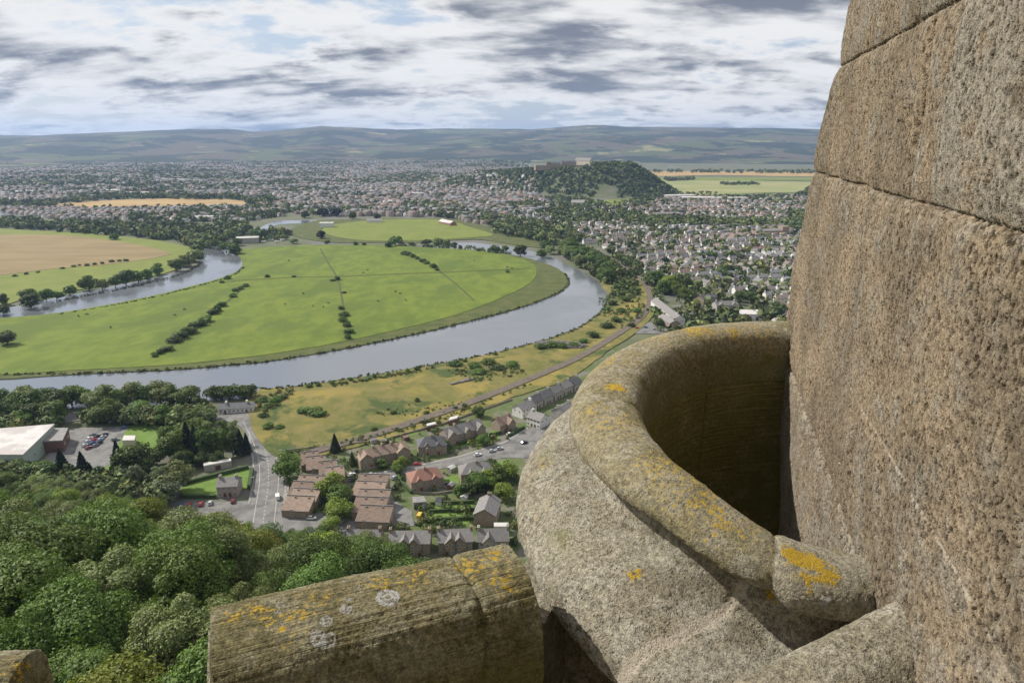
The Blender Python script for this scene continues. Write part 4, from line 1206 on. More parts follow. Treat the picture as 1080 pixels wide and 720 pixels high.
def gable_roof(b, x0, x1, y0, y1, ze, zr, ov=0.35, t=0.14, m=0, hip0=0, hip1=0):
    """ridge along x; two slabs with thickness, hips if asked"""
    yc = (y0+y1)/2
    sl_ = (zr-ze)/((y1-y0)/2)
    Y0, Y1, Z = y0-ov, y1+ov, ze-ov*sl_
    X0, X1 = x0-(ov if not hip0 else ov), x1+ov
    r0, r1 = (x0+hip0 if hip0 else X0), (x1-hip1 if hip1 else X1)
    for dz in (t,):
        a, b_, c, d = (X0, Y0, Z+dz), (X1, Y0, Z+dz), (X1, Y1, Z+dz), (X0, Y1, Z+dz)
        e, f = (r0, yc, zr+dz), (r1, yc, zr+dz)
        b.face([a, b_, f, e], m); b.face([c, d, e, f], m)
        if hip0: b.face([d, a, e], m)
        if hip1: b.face([b_, c, f], m)
    lo = [(X0, Y0, Z), (X1, Y0, Z), (X1, Y1, Z), (X0, Y1, Z)]
    b.face([lo[0], lo[1], (X1, Y0, Z+t), (X0, Y0, Z+t)], m); b.face([lo[2], lo[3], (X0, Y1, Z+t), (X1, Y1, Z+t)], m)
    if not hip0: b.face([(X0, Y1, Z), (X0, Y0, Z), (X0, Y0, Z+t), (X0, yc, zr+t), (X0, Y1, Z+t)], m) if False else (b.face([(X0, Y0, Z), (X0, Y0, Z+t), (X0, yc, zr+t), (X0, yc, zr)], m), b.face([(X0, yc, zr), (X0, yc, zr+t), (X0, Y1, Z+t), (X0, Y1, Z)], m))
    else: b.face([lo[3], lo[0], (X0, Y0, Z+t), (X0, Y1, Z+t)], m)
    if not hip1: (b.face([(X1, yc, zr), (X1, yc, zr+t), (X1, Y0, Z+t), (X1, Y0, Z)], m), b.face([(X1, Y1, Z), (X1, Y1, Z+t), (X1, yc, zr+t), (X1, yc, zr)], m))
    else: b.face([lo[1], lo[2], (X1, Y1, Z+t), (X1, Y0, Z+t)], m)


def gable_walls(b, x0, x1, y0, y1, ze, zr, m=0, hip0=0, hip1=0, z0=-0.6):
    yc = (y0+y1)/2
    b.face([(x0, y0, z0), (x1, y0, z0), (x1, y0, ze), (x0, y0, ze)], m)
    b.face([(x1, y1, z0), (x0, y1, z0), (x0, y1, ze), (x1, y1, ze)], m)
    b.face([(x0, y1, z0), (x0, y0, z0), (x0, y0, ze)]+([] if hip0 else [(x0, yc, zr-0.02)])+[(x0, y1, ze)], m)
    b.face([(x1, y0, z0), (x1, y1, z0), (x1, y1, ze)]+([] if hip1 else [(x1, yc, zr-0.02)])+[(x1, y0, ze)], m)


def cross_gable(bw, br, xc, w, y0, y1, ze, zr, ov=0.3):
    """a gable whose ridge runs along y, front at y0"""
    bw.face([(xc-w/2, y0, -0.6), (xc+w/2, y0, -0.6), (xc+w/2, y0, ze), (xc, y0, zr-0.02), (xc-w/2, y0, ze)])
    bw.face([(xc-w/2, y1, -0.6), (xc-w/2, y0, -0.6), (xc-w/2, y0, ze), (xc-w/2, y1, ze)])
    bw.face([(xc+w/2, y0, -0.6), (xc+w/2, y1, -0.6), (xc+w/2, y1, ze), (xc+w/2, y0, ze)])
    s_ = (zr-ze)/(w/2)
    for sg_ in (-1, 1):
        a, c = (xc+sg_*(w/2+ov), y0-ov, ze-ov*s_+0.16), (xc+sg_*(w/2+ov), y1, ze-ov*s_+0.16)
        r0, r1 = (xc, y0-ov, zr+0.16), (xc, y1, zr+0.16)
        br.face([a, r0, r1, c] if sg_ < 0 else [r0, a, c, r1])
        lo = lambda p: (p[0], p[1], p[2]-0.15)
        br.face([lo(a), a, r0, lo(r0)] if sg_ > 0 else [lo(r0), r0, a, lo(a)])
        br.face([lo(c), c, a, lo(a)])


def house(ra, rb, zr, ze, depth, wallm, roofm, label, hip=0.0, chim=(0.08, 0.92), gables=(), rows=2, nwin=4, group='houses of the near village', name='stone_house', cat='house', door=True, end_extra=0.6, flip=False):
    """ra, rb: picture positions of the two ends of the ridge"""
    a, b_ = Vector(P(*ra, zr)), Vector(P(*rb, zr))
    d = b_-a; L = d.length+end_extra; c = (a+b_)/2
    ang = math.atan2(d.y, d.x)
    t = empty(name, (c.x, c.y, max(gz1(c.x, c.y), 0)+0.25), ang)
    tag(t, label, cat, group)
    x0, x1, y0, y1 = -L/2, L/2, -depth/2, depth/2
    if hip: x0 -= hip*0.8; x1 += hip*0.8
    bw, br = MB(), MB()
    gable_walls(bw, x0, x1, y0, y1, ze, zr, 0, hip, hip)
    gable_roof(br, x0, x1, y0, y1, ze, zr, hip0=hip, hip1=hip)
    for (f, w, out) in gables:
        xc = x0+(x1-x0)*f
        cross_gable(bw, br, xc, w, y0-out, 0.0, ze-0.05, min(zr-0.25, ze+w*0.5))
    bw.build('wall', wallm, t)
    ro = br.build('roof', roofm, t)
    for f in chim:
        cb = MB(); xc = x0+(x1-x0)*f
        cb.box(xc-0.45, xc+0.45, -0.9, 0.9, zr-1.0, zr+1.1); cb.box(xc-0.55, xc+0.55, -1.0, 1.0, zr+1.1, zr+1.25)
        for q in (-0.55, 0, 0.55): cb.tube([(xc, q, zr+1.25), (xc, q, zr+1.7)], [0.14, 0.12], 6)
        cb.build('chimney', wallm, ro)
    for k in range(nwin):
        for r_ in range(rows):
            xw = x0+(x1-x0)*(k+0.5)/nwin; zw = 0.9+r_*2.75
            if zw+1.4 > ze: continue
            yo = y0
            for (f, w, out) in gables:
                if abs(xw-(x0+(x1-x0)*f)) < w/2: yo = y0-out
            if door and r_ == 0 and k in (1, nwin-2) and nwin > 3:
                dd = link('door', ME_door, t, (xw, yo-0.02, 0)); dd.scale = (1.0, 1, 2.1)
            else: window(t, xw, yo-0.02, zw, 1.25, 1.35, 0)
            if k % 2 == 0: window(t, xw, y1+0.02, zw, 1.2, 1.3, math.pi)
    for sg_, xx in ((-1, x0), (1, x1)):
        if depth > 7:
            for yy in (-depth*0.22, depth*0.22):
                window(t, xx+sg_*0.02, yy, 3.4 if rows > 1 else 1.0, 1.0, 1.3, sg_*math.pi/2)
    return t


H = house
H((379, 475), (426, 465.5), 8.6, 5.6, 9.0, M_stone, M_brown, 'brown stone terrace with purple-brown roof and two cross gables', gables=((0.10, 7.0, 1.5), (0.90, 7.0, 1.5)), nwin=8, chim=(0.3, 0.5, 0.7), name='terraced_house')
H((447, 461), (463, 459.5), 8.8, 5.4, 10.0, M_stone, M_slate2, 'brown stone double house with dark hipped slate roof and front dormers', hip=4.0, gables=((0.3, 3.0, 0.3), (0.7, 3.0, 0.3)), nwin=5, chim=(0.5,))
H((468, 452), (505, 442), 8.8, 5.4, 9.5, M_stone, M_slate, 'long grey slated double house with three front gables near the railway', gables=((0.12, 5.5, 1.2), (0.55, 4.0, 0.6), (0.90, 5.5, 1.2)), nwin=7, chim=(0.3, 0.7))
H((523, 441), (537, 437), 8.2, 5.0, 9.0, M_stone, M_brown, 'brown roofed stone house with low extension, between grey and white houses', gables=((0.75, 5.0, 1.5),), nwin=4, chim=(0.1, 0.9))
H((546, 427), (560, 421.5), 8.0, 5.2, 8.5, M_whitew, M_slate, 'white gabled house with grey roof, first of the row beside the railway', nwin=4, chim=(0.9,), name='white_house')
H((561, 433), (574, 437), 8.0, 5.2, 9.0, M_whitew, M_slate, 'white house with its bright gable end to the street, below the railway row', nwin=4, chim=(0.1,), name='white_house')
for q, (pa_, pb_2, m_) in enumerate([((558, 419), (567, 415), M_slate2), ((569, 414), (578, 410), M_slate2), ((580, 409), (589, 405), M_slate), ((591, 404), (599, 400.5), M_slate), ((601, 400), (608, 397), M_slate2)]):
    H(pa_, pb_2, 8.0, 5.2, 8.5, M_grey, m_, ['grey walled house with dark roof, nearest of the railway row', 'grey walled house with dark roof, second of the railway row', 'grey roofed house in the middle of the railway row', 'grey roofed house fourth along the railway row', 'dark roofed house at the far end of the railway row'][q], nwin=4, chim=(0.95,), name='row_house')
H((588, 430), (600, 424), 7.8, 5.0, 9.0, M_grey, M_slate, 'plain grey roofed house beside the round turret, across the wide street', nwin=4, name='row_house')
H((439, 496), (456, 493), 8.8, 5.4, 10.5, M_stone, M_red, 'stone double house with red hipped roof in the bend of the street', hip=4.4, gables=((0.25, 3.2, 0.3), (0.75, 3.2, 0.3)), nwin=5, chim=(0.5,))
H((492, 489), (512, 487), 8.6, 5.4, 10.0, M_stone, M_slate, 'stone double house with grey hipped roof south of the street', hip=4.0, gables=((0.3, 3.2, 0.3), (0.7, 3.2, 0.3)), nwin=5, chim=(0.5,))
H((511, 537), (517, 521), 8.4, 5.6, 9.5, M_stone, M_slate, 'narrow stone house with steep grey roof turned sideways among gardens', nwin=3, chim=(0.9,), flip=True)
H((412, 561), (453, 560.5), 8.6, 5.6, 9.0, M_stone, M_slate, 'slated double house with paired steep front gables, left of two alike', gables=((0.38, 5.0, 1.0), (0.62, 5.0, 1.0)), nwin=6, chim=(0.02, 0.98))
H((463, 559), (497, 557.5), 8.6, 5.6, 9.0, M_stone, M_slate, 'slated double house with paired steep front gables, right of two alike', gables=((0.38, 5.0, 1.0), (0.62, 5.0, 1.0)), nwin=6, chim=(0.02, 0.98))
H((505, 558), (535, 557), 8.6, 5.6, 9.0, M_grey, M_slate, 'grey slated house just above the straight parapet beside the turret', gables=((0.35, 5.0, 1.0),), nwin=5, chim=(0.02, 0.98))
H((368, 561), (401, 561), 8.4, 5.4, 9.0, M_stone, M_slate, 'slated house half hidden by the hillside wood, left of the gabled pair', gables=((0.4, 5.0, 1.0),), nwin=5, chim=(0.02, 0.98))
H((231, 504), (251, 503), 8.0, 5.4, 8.5, M_pink, M_slate, 'pinkish two storey house with grey roof beside the main road', nwin=4, chim=(0.1, 0.9), name='detached_house', group='houses by the main road')
H((232, 426), (267, 424), 5.2, 3.1, 8.0, M_whitew, M_slate2, 'long low white building with dark roof by the river and road end', nwin=8, rows=1, chim=(0.2, 0.8), name='river_building', cat='building', group='houses by the main road')


def terrace(mods, zr, step, w, depth, label, ang_px):
    """modules with single-pitch brown roofs stepping down the slope, party walls between"""
    pts = [Vector(P(*m, zr)) for m in mods]
    d = (Vector(P(*ang_px[1], zr))-Vector(P(*ang_px[0], zr)))
    ang = math.atan2(d.y, d.x)
    c = sum(pts, Vector((0, 0)))/len(pts)
    t = empty('stepped_terrace', (c.x, c.y, 0.25), ang)
    tag(t, label, 'terrace', 'stepped brown roofed terraces')
    ca, sa = math.cos(-ang), math.sin(-ang)
    for p in pts:
        dx, dy = p.x-c.x, p.y-c.y
        x, y = dx*ca-dy*sa, dx*sa+dy*ca
        b = MB()
        x0, x1, y0, y1 = x-w/2, x+w/2, y-depth/2, y+depth/2
        x0 += 0.8*(-1)**(len(t.children)//5); x1 += 0.8*(-1)**(len(t.children)//5)
        b.face([(x0, y0, -0.6), (x1, y0, -0.6), (x1, y0, zr-2.7), (x0, y0, zr-2.7)])
        b.face([(x1, y1, -0.6), (x0, y1, -0.6), (x0, y1, zr), (x1, y1, zr)])
        b.face([(x0, y1, -0.6), (x0, y0, -0.6), (x0, y0, zr-2.7), (x0, y1, zr)])
        b.face([(x1, y0, -0.6), (x1, y1, -0.6), (x1, y1, zr), (x1, y0, zr-2.7)])
        b.build('wall', M_stone, t)
        b = MB()
        T = 0.22
        q = [(x0-0.2, y0-0.3, zr-2.76), (x1+0.2, y0-0.3, zr-2.76), (x1+0.2, y1+0.3, zr+0.06), (x0-0.2, y1+0.3, zr+0.06)]
        up = [(a, b2, z+T) for a, b2, z in q]
        b.face(up)
        for k in range(4): b.face([q[k], q[(k+1) % 4], up[(k+1) % 4], up[k]])
        b.box(x0-0.2, x1+0.2, y1+0.02, y1+0.34, zr+0.18, zr+0.62, 1); b.box(x0-0.25, x1+0.25, y0-0.48, y0-0.31, zr-2.8, zr-2.6, 1)  # dark upstand and eaves strip added to stand in for roof shadow lines
        for k in range(2): b.box(x-w*0.25+k*w*0.5-0.3, x-w*0.25+k*w*0.5+0.3, y1-1.2, y1-0.6, zr-0.5, zr+0.5, 1)
        b.build('roof', [M_brown, M_felt], t)
        window(t, x-w*0.2, y0-0.02, 0.9, 1.5, 1.4, 0); window(t, x+w*0.22, y0-0.02, 0.9, 1.1, 1.4, 0); window(t, x-w*0.2, y0-0.02, 3.3, 1.4, 1.0, 0)
        window(t, x1+0.02, y, 2.8, 1.2, 1.2, math.pi/2)
    return t


terrace([(325, 481), (334, 485.5), (344, 491), (355, 497)], 6.4, 0, 8.6, 8.8, 'terrace of four stepped brown roofs beside the dark conifer', ((322, 480), (340, 478)))
terrace([(325, 506), (322, 513), (319, 520.5), (316, 528.5)], 6.4, 0, 12.5, 7.6, 'short terrace of stepped brown roofs beside the main road and white van', ((310, 520), (332, 521)))
terrace([(391, 505), (391, 513), (391.5, 521.5), (392, 530), (393, 539)], 6.4, 0, 14.5, 8.0, 'terrace of five stepped brown roofs beside the turning circle', ((380, 520), (405, 521)))


def flat_building(name, label, pix, z, wallm, roofm, cat='building', group=None, door=True, para=0.35):
    """flat roofed block from the picture positions of its roof corners"""
    g = [P(*p, z) for p in pix]
    c = (sum(p[0] for p in g)/len(g), sum(p[1] for p in g)/len(g))
    t = empty(name, (c[0], c[1], 0.25)); tag(t, label, cat, group)
    g = [(p[0]-c[0], p[1]-c[1]) for p in g]
    area = sum(g[i][0]*g[(i+1) % len(g)][1]-g[(i+1) % len(g)][0]*g[i][1] for i in range(len(g)))
    if area < 0: g = g[::-1]
    b = MB(); b.prism(g, -0.6, z); b.build('wall', wallm, t)
    b = MB(); k = 1.012
    b.prism([(p[0]*k, p[1]*k) for p in g], z-0.3, z+para, 0, True); b.build('roof', roofm, t)
    n = len(g)
    for i in range(n):
        p, q = Vector(g[i]), Vector(g[(i+1) % n]); d = q-p
        m_ = int(d.length//7)
        nrm = Vector((d.y, -d.x)).normalized(); rot = math.atan2(d.y, d.x)
        for k in range(m_):
            w_ = p+d*((k+0.5)/m_)+nrm*0.02
            if door and k == m_//2 and i == 0:
                dd = link('door', ME_door, t, (w_.x, w_.y, -0.2)); dd.scale = (2.2, 1, min(2.8, z-0.8)); dd.rotation_euler = (0, 0, rot)
            else: window(t, w_.x, w_.y, z*0.4, 2.2, min(1.3, z*0.35), rot)
    return t


FB = flat_building
FB('sports_hall', 'large sports hall with pale flat roof and green cladding at left edge', [(-70, 480), (24, 480), (57, 448), (-40, 456)], 9.5, M_green, M_metalroof, 'hall')
FB('brick_annexe', 'dark brick flat roofed annexe between sports hall and car park', [(45, 466), (66, 465), (72, 452), (56, 452)], 6.5, M_brick, M_felt, 'annexe')
FB('long_shed', 'long low grey shed with pale roof between copse and pink house', [(215, 492), (244, 486.5), (243, 484), (215, 489)], 3.2, M_grey, M_metalroof, 'shed')
FB('white_roofed_building', 'flat white roofed building at the upper edge of the hillside wood', [(130, 524), (158, 523), (158, 517), (128, 517)], 4.0, M_cream, M_metalroof, 'building')
FB('small_hut', 'small pale hut at the corner of the car park lawn', [(129, 465), (142, 465), (143, 460), (131, 460)], 3.0, M_cream, M_metalroof, 'hut')
FB('flat_garage', 'flat grey roofed garage among the back gardens', [(436, 531), (450, 530), (447, 524), (435, 525)], 3.0, M_grey, M_felt, 'garage')
FB('extension_block', 'low flat roofed outhouse with white roof beside the parapet houses', [(521, 556), (536, 556), (536, 552), (521, 552)], 3.4, M_grey, M_metalroof, 'outhouse')
FB('garden_shed', 'small pale roofed shed behind the long grey double house', [(473, 444), (482, 441.5), (484, 438.5), (475, 440.5)], 3.0, M_brick, M_metalroof, 'shed')
FB('garden_shed', 'small shed with pale roof behind the dark hipped house', [(450, 450), (460, 447.5), (459, 445.5), (450, 447.5)], 3.0, M_brick, M_metalroof, 'shed')
for q, (px, py, lab) in enumerate([(404, 468, 'tiny garden shed left of the purple-brown terrace end'), (394, 467, 'tiny garden shed behind the purple-brown terrace'), (428, 464, 'small brown shed between terrace and hipped house'), (476, 497, 'small grey garage beside the red hipped house'), (476, 515, 'small dark shed in the garden of the red hipped house'), (490, 527, 'little white shed on the garden path'), (463, 532, 'tiny white greenhouse on the lawn strips')]):
    x, y = P(px, py)
    t = empty('garden_shed', (x, y, 0.25), 0.3+q*0.2); tag(t, lab, 'shed', 'garden sheds')
    b = MB(); gable_walls(b, -1.8, 1.8, -1.4, 1.4, 2.1, 2.8); b.build('wall', [M_brick, M_grey, M_brick, M_grey, M_brick, M_whitew, M_whitew][q], t)
    b = MB(); gable_roof(b, -1.8, 1.8, -1.4, 1.4, 2.1, 2.8, 0.2, 0.08); b.build('roof', [M_felt, M_felt, M_brown, M_metalroof, M_felt, M_metalroof, M_pane][q], t)

# buildings past the turret
H((692, 314), (717, 333), 9.0, 6.0, 10.0, M_whitew, M_slate, 'long white building with grey roof inside the railway bend', nwin=8, chim=(0.1, 0.9), name='long_white_building', cat='building', group='buildings past the turret')
H((700, 331), (712, 338), 8.5, 6.0, 10.0, M_stone, M_slate, 'stone block with grey roof beside the long white building', nwin=4, name='stone_block', cat='building', group='buildings past the turret')
H((754, 318), (776, 317), 10.5, 7.5, 11.0, M_grey, M_slate, 'big grey villa with white windows behind the crowded car yard', nwin=7, gables=((0.2, 5, 0.8), (0.8, 5, 0.8)), name='grey_villa', group='buildings past the turret')
H((738, 312), (752, 309), 9.5, 6.5, 11.0, M_stone, M_slate2, 'dark roofed stone villa left of the big grey villa', nwin=5, gables=((0.5, 5, 0.8),), name='stone_villa', group='buildings past the turret')
FB('showroom', 'low white showroom with flat roof right of the car yard', [(777, 332), (812, 332), (811, 327), (778, 327)], 5.0, M_whitew, M_metalroof, 'showroom', 'buildings past the turret')
sheet('car_yard', [(742, 342), (783, 342), (778, 332), (750, 332)], 0.5, M_tarmac, False)
sheet('road', [(665, 420), (700, 352), (720, 335), (732, 322), (742, 322), (730, 338), (720, 352), (690, 420)], 0.42, M_tarmac, False)
sheet('car_yard', [(664, 352), (700, 352), (708, 344), (684, 340)], 0.46, M_tarmac, False)

# --- hedges, garden walls and lawns of the near gardens: lawns are ground, hedges and walls are things
M_hedge = mat('clipped_hedge', (0.035, 0.06, 0.018), (0.06, 0.09, 0.028), 1.6, 6, 0.9, bump=0.25, bscale=3.0)
M_gwall = mat('garden_wall_stone', (0.22, 0.19, 0.15), (0.28, 0.25, 0.20), 1.5, 5, 0.9)


def wall_line(name, pix, h, w, m, label, cat, group=None, rough=0.0):
    g = [Vector(P(*p)) for p in pix]
    pts = []
    for i in range(len(g)-1):
        n = max(int((g[i+1]-g[i]).length/(1.2 if rough else 4)), 1)
        pts += [g[i].lerp(g[i+1], k/n) for k in range(n)]
    pts.append(g[-1])
    c = pts[0].copy()
    b = MB(); pr = None
    for i, p in enumerate(pts):
        d = (pts[min(i+1, len(pts)-1)]-pts[max(i-1, 0)]).normalized(); n = Vector((d.y, -d.x))
        ww = w*(1+random.uniform(-rough, rough)); hh = h*(1+random.uniform(-rough, rough)*0.6)
        a, e = p-c-n*ww/2, p-c+n*ww/2
        r = [(*a, -0.5), (*(a+n*ww*0.12*(rough > 0)), hh), (*(e-n*ww*0.12*(rough > 0)), hh*(1+random.uniform(-rough, rough)*0.3)), (*e, -0.5)]
        if pr:
            for k in range(3): b.face([pr[k], pr[k+1], r[k+1], r[k]][::-1])
        else: b.face([r[0], r[1], r[2], r[3]][::-1])
        pr = r
    b.face([pr[0], pr[1], pr[2], pr[3]])
    o = b.build(name, m); o.location = (c.x, c.y, 0.25)
    return tag(o, label, cat, group)


hd = [([(192, 512), (230, 502), (262, 494)], 1.8, 2.2, 'bright clipped hedge on the upper side of the pink house garden', 0.1), ([(266, 497), (263, 516)], 2.0, 2.2, 'short clipped hedge between the pink house and the main road', 0.1),
      ([(190, 525), (228, 525)], 1.6, 1.8, 'low hedge between pink house lawn and the row of cars', 0.1), ([(440, 481), (462, 477), (476, 473)], 1.8, 1.5, 'street hedge in front of the dark hipped house', 0.12), ([(484, 470), (510, 462), (528, 458)], 1.8, 1.5, 'street hedge in front of the long grey double house', 0.12),
      ([(453, 533), (500, 531)], 1.6, 1.3, 'upper hedge between the garden lawn strips', 0.12), ([(453, 541), (502, 539)], 1.6, 1.3, 'middle hedge between the garden lawn strips', 0.12), ([(455, 550), (505, 548)], 1.6, 1.3, 'lower hedge between the garden lawn strips', 0.12),
      ([(418, 497), (422, 509), (434, 521)], 1.6, 1.5, 'curved hedge round the corner plot of the red hipped house', 0.15), ([(300, 541), (318, 542)], 1.4, 1.6, 'low hedge below the short stepped terrace by the road', 0.12), ([(536, 461), (553, 452)], 1.6, 1.4, 'street hedge in front of the brown roofed house', 0.12),
      ([(440, 528), (452, 552)], 1.6, 1.2, 'hedge along the end of the lawn strips beside the garage', 0.12), ([(483, 500), (520, 497)], 1.6, 1.4, 'hedge behind the grey hipped house', 0.12)]
for pix, h, w, lab, rg_ in hd:
    wall_line('clipped_hedge', pix, h, w, M_hedge, lab, 'hedge', 'hedges of the village', rg_)
for pix, lab in [([(377, 498), (400, 493), (434, 486)], 'low stone garden wall in front of the purple-brown terrace'), ([(448, 505), (472, 516)], 'low stone garden wall right of the red hipped house'), ([(435, 520), (460, 522), (500, 516)], 'low stone wall along the top of the lawn strips'), ([(303, 476), (400, 466), (470, 447), (540, 422)], 'long low stone wall under the railway embankment')]:
    wall_line('garden_wall', pix, 1.1, 0.4, M_gwall, lab, 'wall', 'garden walls')
for pts in [[(454, 537), (499, 535), (500, 531.5), (453, 533)], [(455, 546), (501, 544), (502, 540), (453, 541.5)], [(456, 554), (503, 553), (505, 549), (455, 550.5)], [(427, 462), (440, 458), (443, 452), (430, 456)], [(478, 472), (500, 466), (524, 459), (528, 464), (505, 468), (484, 473)], [(515, 498), (537, 492), (538, 484), (520, 488)], [(520, 525), (537, 520), (537, 510), (520, 514)], [(346, 535), (365, 545), (368, 525), (352, 520)], [(467, 505), (485, 500), (484, 510), (472, 514)], [(512, 458), (524, 452), (530, 458), (514, 463)],
            [(300, 500), (313, 498), (314, 486), (300, 484)]]:
    sheet('lawn', pts, 0.34, M_lawn, False)
# railway boundary fence lines and meadow fences (thin, posts and rails)
M_post = mat('weathered_post', (0.12, 0.10, 0.08), (0.16, 0.14, 0.11), 3.0)


def fence(pix, label, gap=3.2, h=1.2):
    g = smooth_poly([P(*p) for p in pix], 12, False)
    o0 = Vector(g[0]); t = empty('field_fence', (o0.x, o0.y, 0.95)); tag(t, label, 'fence', 'wire fences of the meadow')
    b = MB(); L = 0; posts = MB(); nxt = 0
    for i in range(len(g)-1):
        p, q = Vector(g[i])-o0, Vector(g[i+1])-o0
        d = (q-p).normalized(); n = Vector((d.y, -d.x))*0.05
        for z in (0.45, 0.85, 1.15):
            b.face([(*(p-n), z), (*(q-n), z), (*(q+n), z+0.02), (*(p+n), z+0.02)]); b.face([(*p, z-0.05), (*q, z-0.05), (*q, z+0.05), (*p, z+0.05)])
        l = (q-p).length
        while nxt < L+l:
            c = p+(q-p)*((nxt-L)/l); posts.box(c.x-0.09, c.x+0.09, c.y-0.09, c.y+0.09, -0.3, h); nxt += gap
        L += l
    b.build('wire', M_post, t)
    po = posts.build('posts', M_post, t); po['kind'] = 'stuff'
    # the tussocky strip of uncut grass that grows along the fence line
    return g


M_tuss = mat('uncut_grass', (0.075, 0.10, 0.022), (0.11, 0.125, 0.035), 0.3, 6, 0.95)
for pix, lab in [([(232, 299), (300, 294), (356, 293), (420, 290), (480, 288), (560, 284)], 'wire fence crossing the meadow from left to right'), ([(338, 263), (346, 278), (355, 293), (361, 318), (366, 360)], 'wire fence running down the middle of the meadow'), ([(162, 378), (190, 360), (232, 326), (262, 300)], 'wire fence along the left hedge line'), ([(462, 286), (480, 300), (500, 318)], 'wire fence at the right of the meadow below the hedge')]:
    g = fence(pix, lab)
    b = MB(); strip(b, g, 0, 1.3, 1.06); b.build('grass_strip', M_tuss)['kind'] = 'structure'

# ------------------------------------------------------------------ the town: streets of houses on the plain
M_town = tintmat('town_house', 0.85, 0.12, 0.3)
WALLC = [(0.60, 0.58, 0.53), (0.42, 0.39, 0.34), (0.26, 0.22, 0.18), (0.36, 0.30, 0.25), (0.66, 0.65, 0.62)]
ROOFC = [(0.19, 0.165, 0.155), (0.15, 0.145, 0.15), (0.19, 0.155, 0.135), (0.205, 0.14, 0.12), (0.185, 0.185, 0.19)]
NAMEW = {0: 'white walled', 1: 'pale walled', 2: 'brown stone', 3: 'buff walled', 4: 'bright white'}
NAMER = {0: 'brown-grey', 1: 'dark grey', 2: 'brown', 3: 'reddish', 4: 'grey'}


def one_house(w, d, ze, zr, wc, rc, chim=True):
    """vertices, faces, face colours of a plain gabled house, with chimney, eaves and window bands"""
    b = MB()
    gable_walls(b, -w/2, w/2, -d/2, d/2, ze, zr, 0)
    gable_roof(b, -w/2, w/2, -d/2, d/2, ze, zr, 0.3, 0.12, 1)
    if chim: b.box(-w/2+0.1, -w/2+0.9, -0.7, 0.7, zr-1, zr+1.1, 0)
    for sg_ in (-1, 1):
        for xx in (-w*0.3, w*0.05, w*0.32):
            for z in (0.9, 3.4):
                if z+1.2 < ze:
                    q = [(xx-0.6, sg_*(d/2+0.03), z), (xx+0.6, sg_*(d/2+0.03), z), (xx+0.6, sg_*(d/2+0.03), z+1.2), (xx-0.6, sg_*(d/2+0.03), z+1.2)]
                    b.face(q if sg_ < 0 else q[::-1], 2)
    return b


HPRO = {}
for wi in range(5):
    for ri in range(5):
        b = one_house(11.5 if (wi+ri) % 2 else 13.0, 8.0, 5.2, 8.0, None, None)
        me = b.mesh('town_house', [M_town])
        wc, rc = np.array(WALLC[wi]), np.array(ROOFC[ri])
        cols = np.array([wc if m == 0 else rc if m == 1 else np.array([0.05, 0.055, 0.06]) for m in b.m])
        a = me.attributes.new('tint', 'FLOAT_COLOR', 'FACE')
        a.data.foreach_set('color', np.hstack([cols, np.ones((len(cols), 1))]).astype(np.float32).ravel())
        me.polygons.foreach_set('material_index', [0]*len(b.f))
        HPRO[(wi, ri)] = me

# districts: picture outline, street direction in degrees, street spacing, house spacing, wall weights, roof weights, tree share
DIST = [
    ([(715, 349), (700, 318), (688, 292), (668, 280), (640, 262), (650, 250), (720, 246), (840, 250), (1250, 255), (1250, 350), (835, 345), (800, 349)], 12, 39, 16.5, (4, 3, 1, 2, 5), (5, 3, 3, 2, 3), 1.6),
    ([(640, 262), (600, 255), (590, 244), (640, 236), (720, 238), (840, 236), (1250, 240), (1250, 255), (845, 250), (720, 246), (650, 252)], 20, 40, 16.5, (4, 3, 1, 2, 4), (5, 3, 3, 2, 3), 1.5),
    ([(640, 236), (600, 240), (560, 243), (540, 236), (580, 226), (620, 224), (700, 226), (845, 228), (1250, 230), (1250, 240), (845, 236), (720, 237)], 20, 44, 18, (2, 2, 3, 3, 2), (4, 3, 2, 2, 2), 1.6),
    ([(600, 222), (650, 217), (720, 208), (848, 208), (1250, 210), (1250, 229), (846, 227), (700, 225)], 10, 40, 17, (1, 1, 5, 4, 0), (4, 4, 4, 3, 1), 0.8),
    ([(500, 237), (470, 229), (380, 229), (300, 226), (290, 205), (330, 185), (430, 176), (560, 178), (560, 200), (585, 222), (540, 240)], -8, 38, 17, (3, 3, 3, 2, 2), (4, 4, 2, 1, 4), 1.6),
    ([(60, 232), (0, 224), (0, 219), (100, 221), (258, 218), (300, 214), (300, 228), (250, 236), (150, 234)], -5, 34, 16, (3, 3, 2, 2, 3), (4, 3, 3, 2, 3), 1.0),
    ([(622, 452), (640, 425), (690, 385), (715, 352), (835, 345), (1250, 350), (1250, 640), (720, 640), (610, 600)], -14, 44, 20, (2, 3, 3, 2, 3), (4, 3, 3, 2, 3), 1.3),
    ([(0, 212), (0, 180), (120, 172), (300, 166), (480, 168), (560, 176), (430, 178), (330, 187), (290, 208), (255, 209), (120, 208), (60, 213)], 5, 46, 20, (3, 3, 3, 2, 3), (4, 3, 2, 1, 5), 2.1),
]
cand = []; trees_ = []; streets = MB()
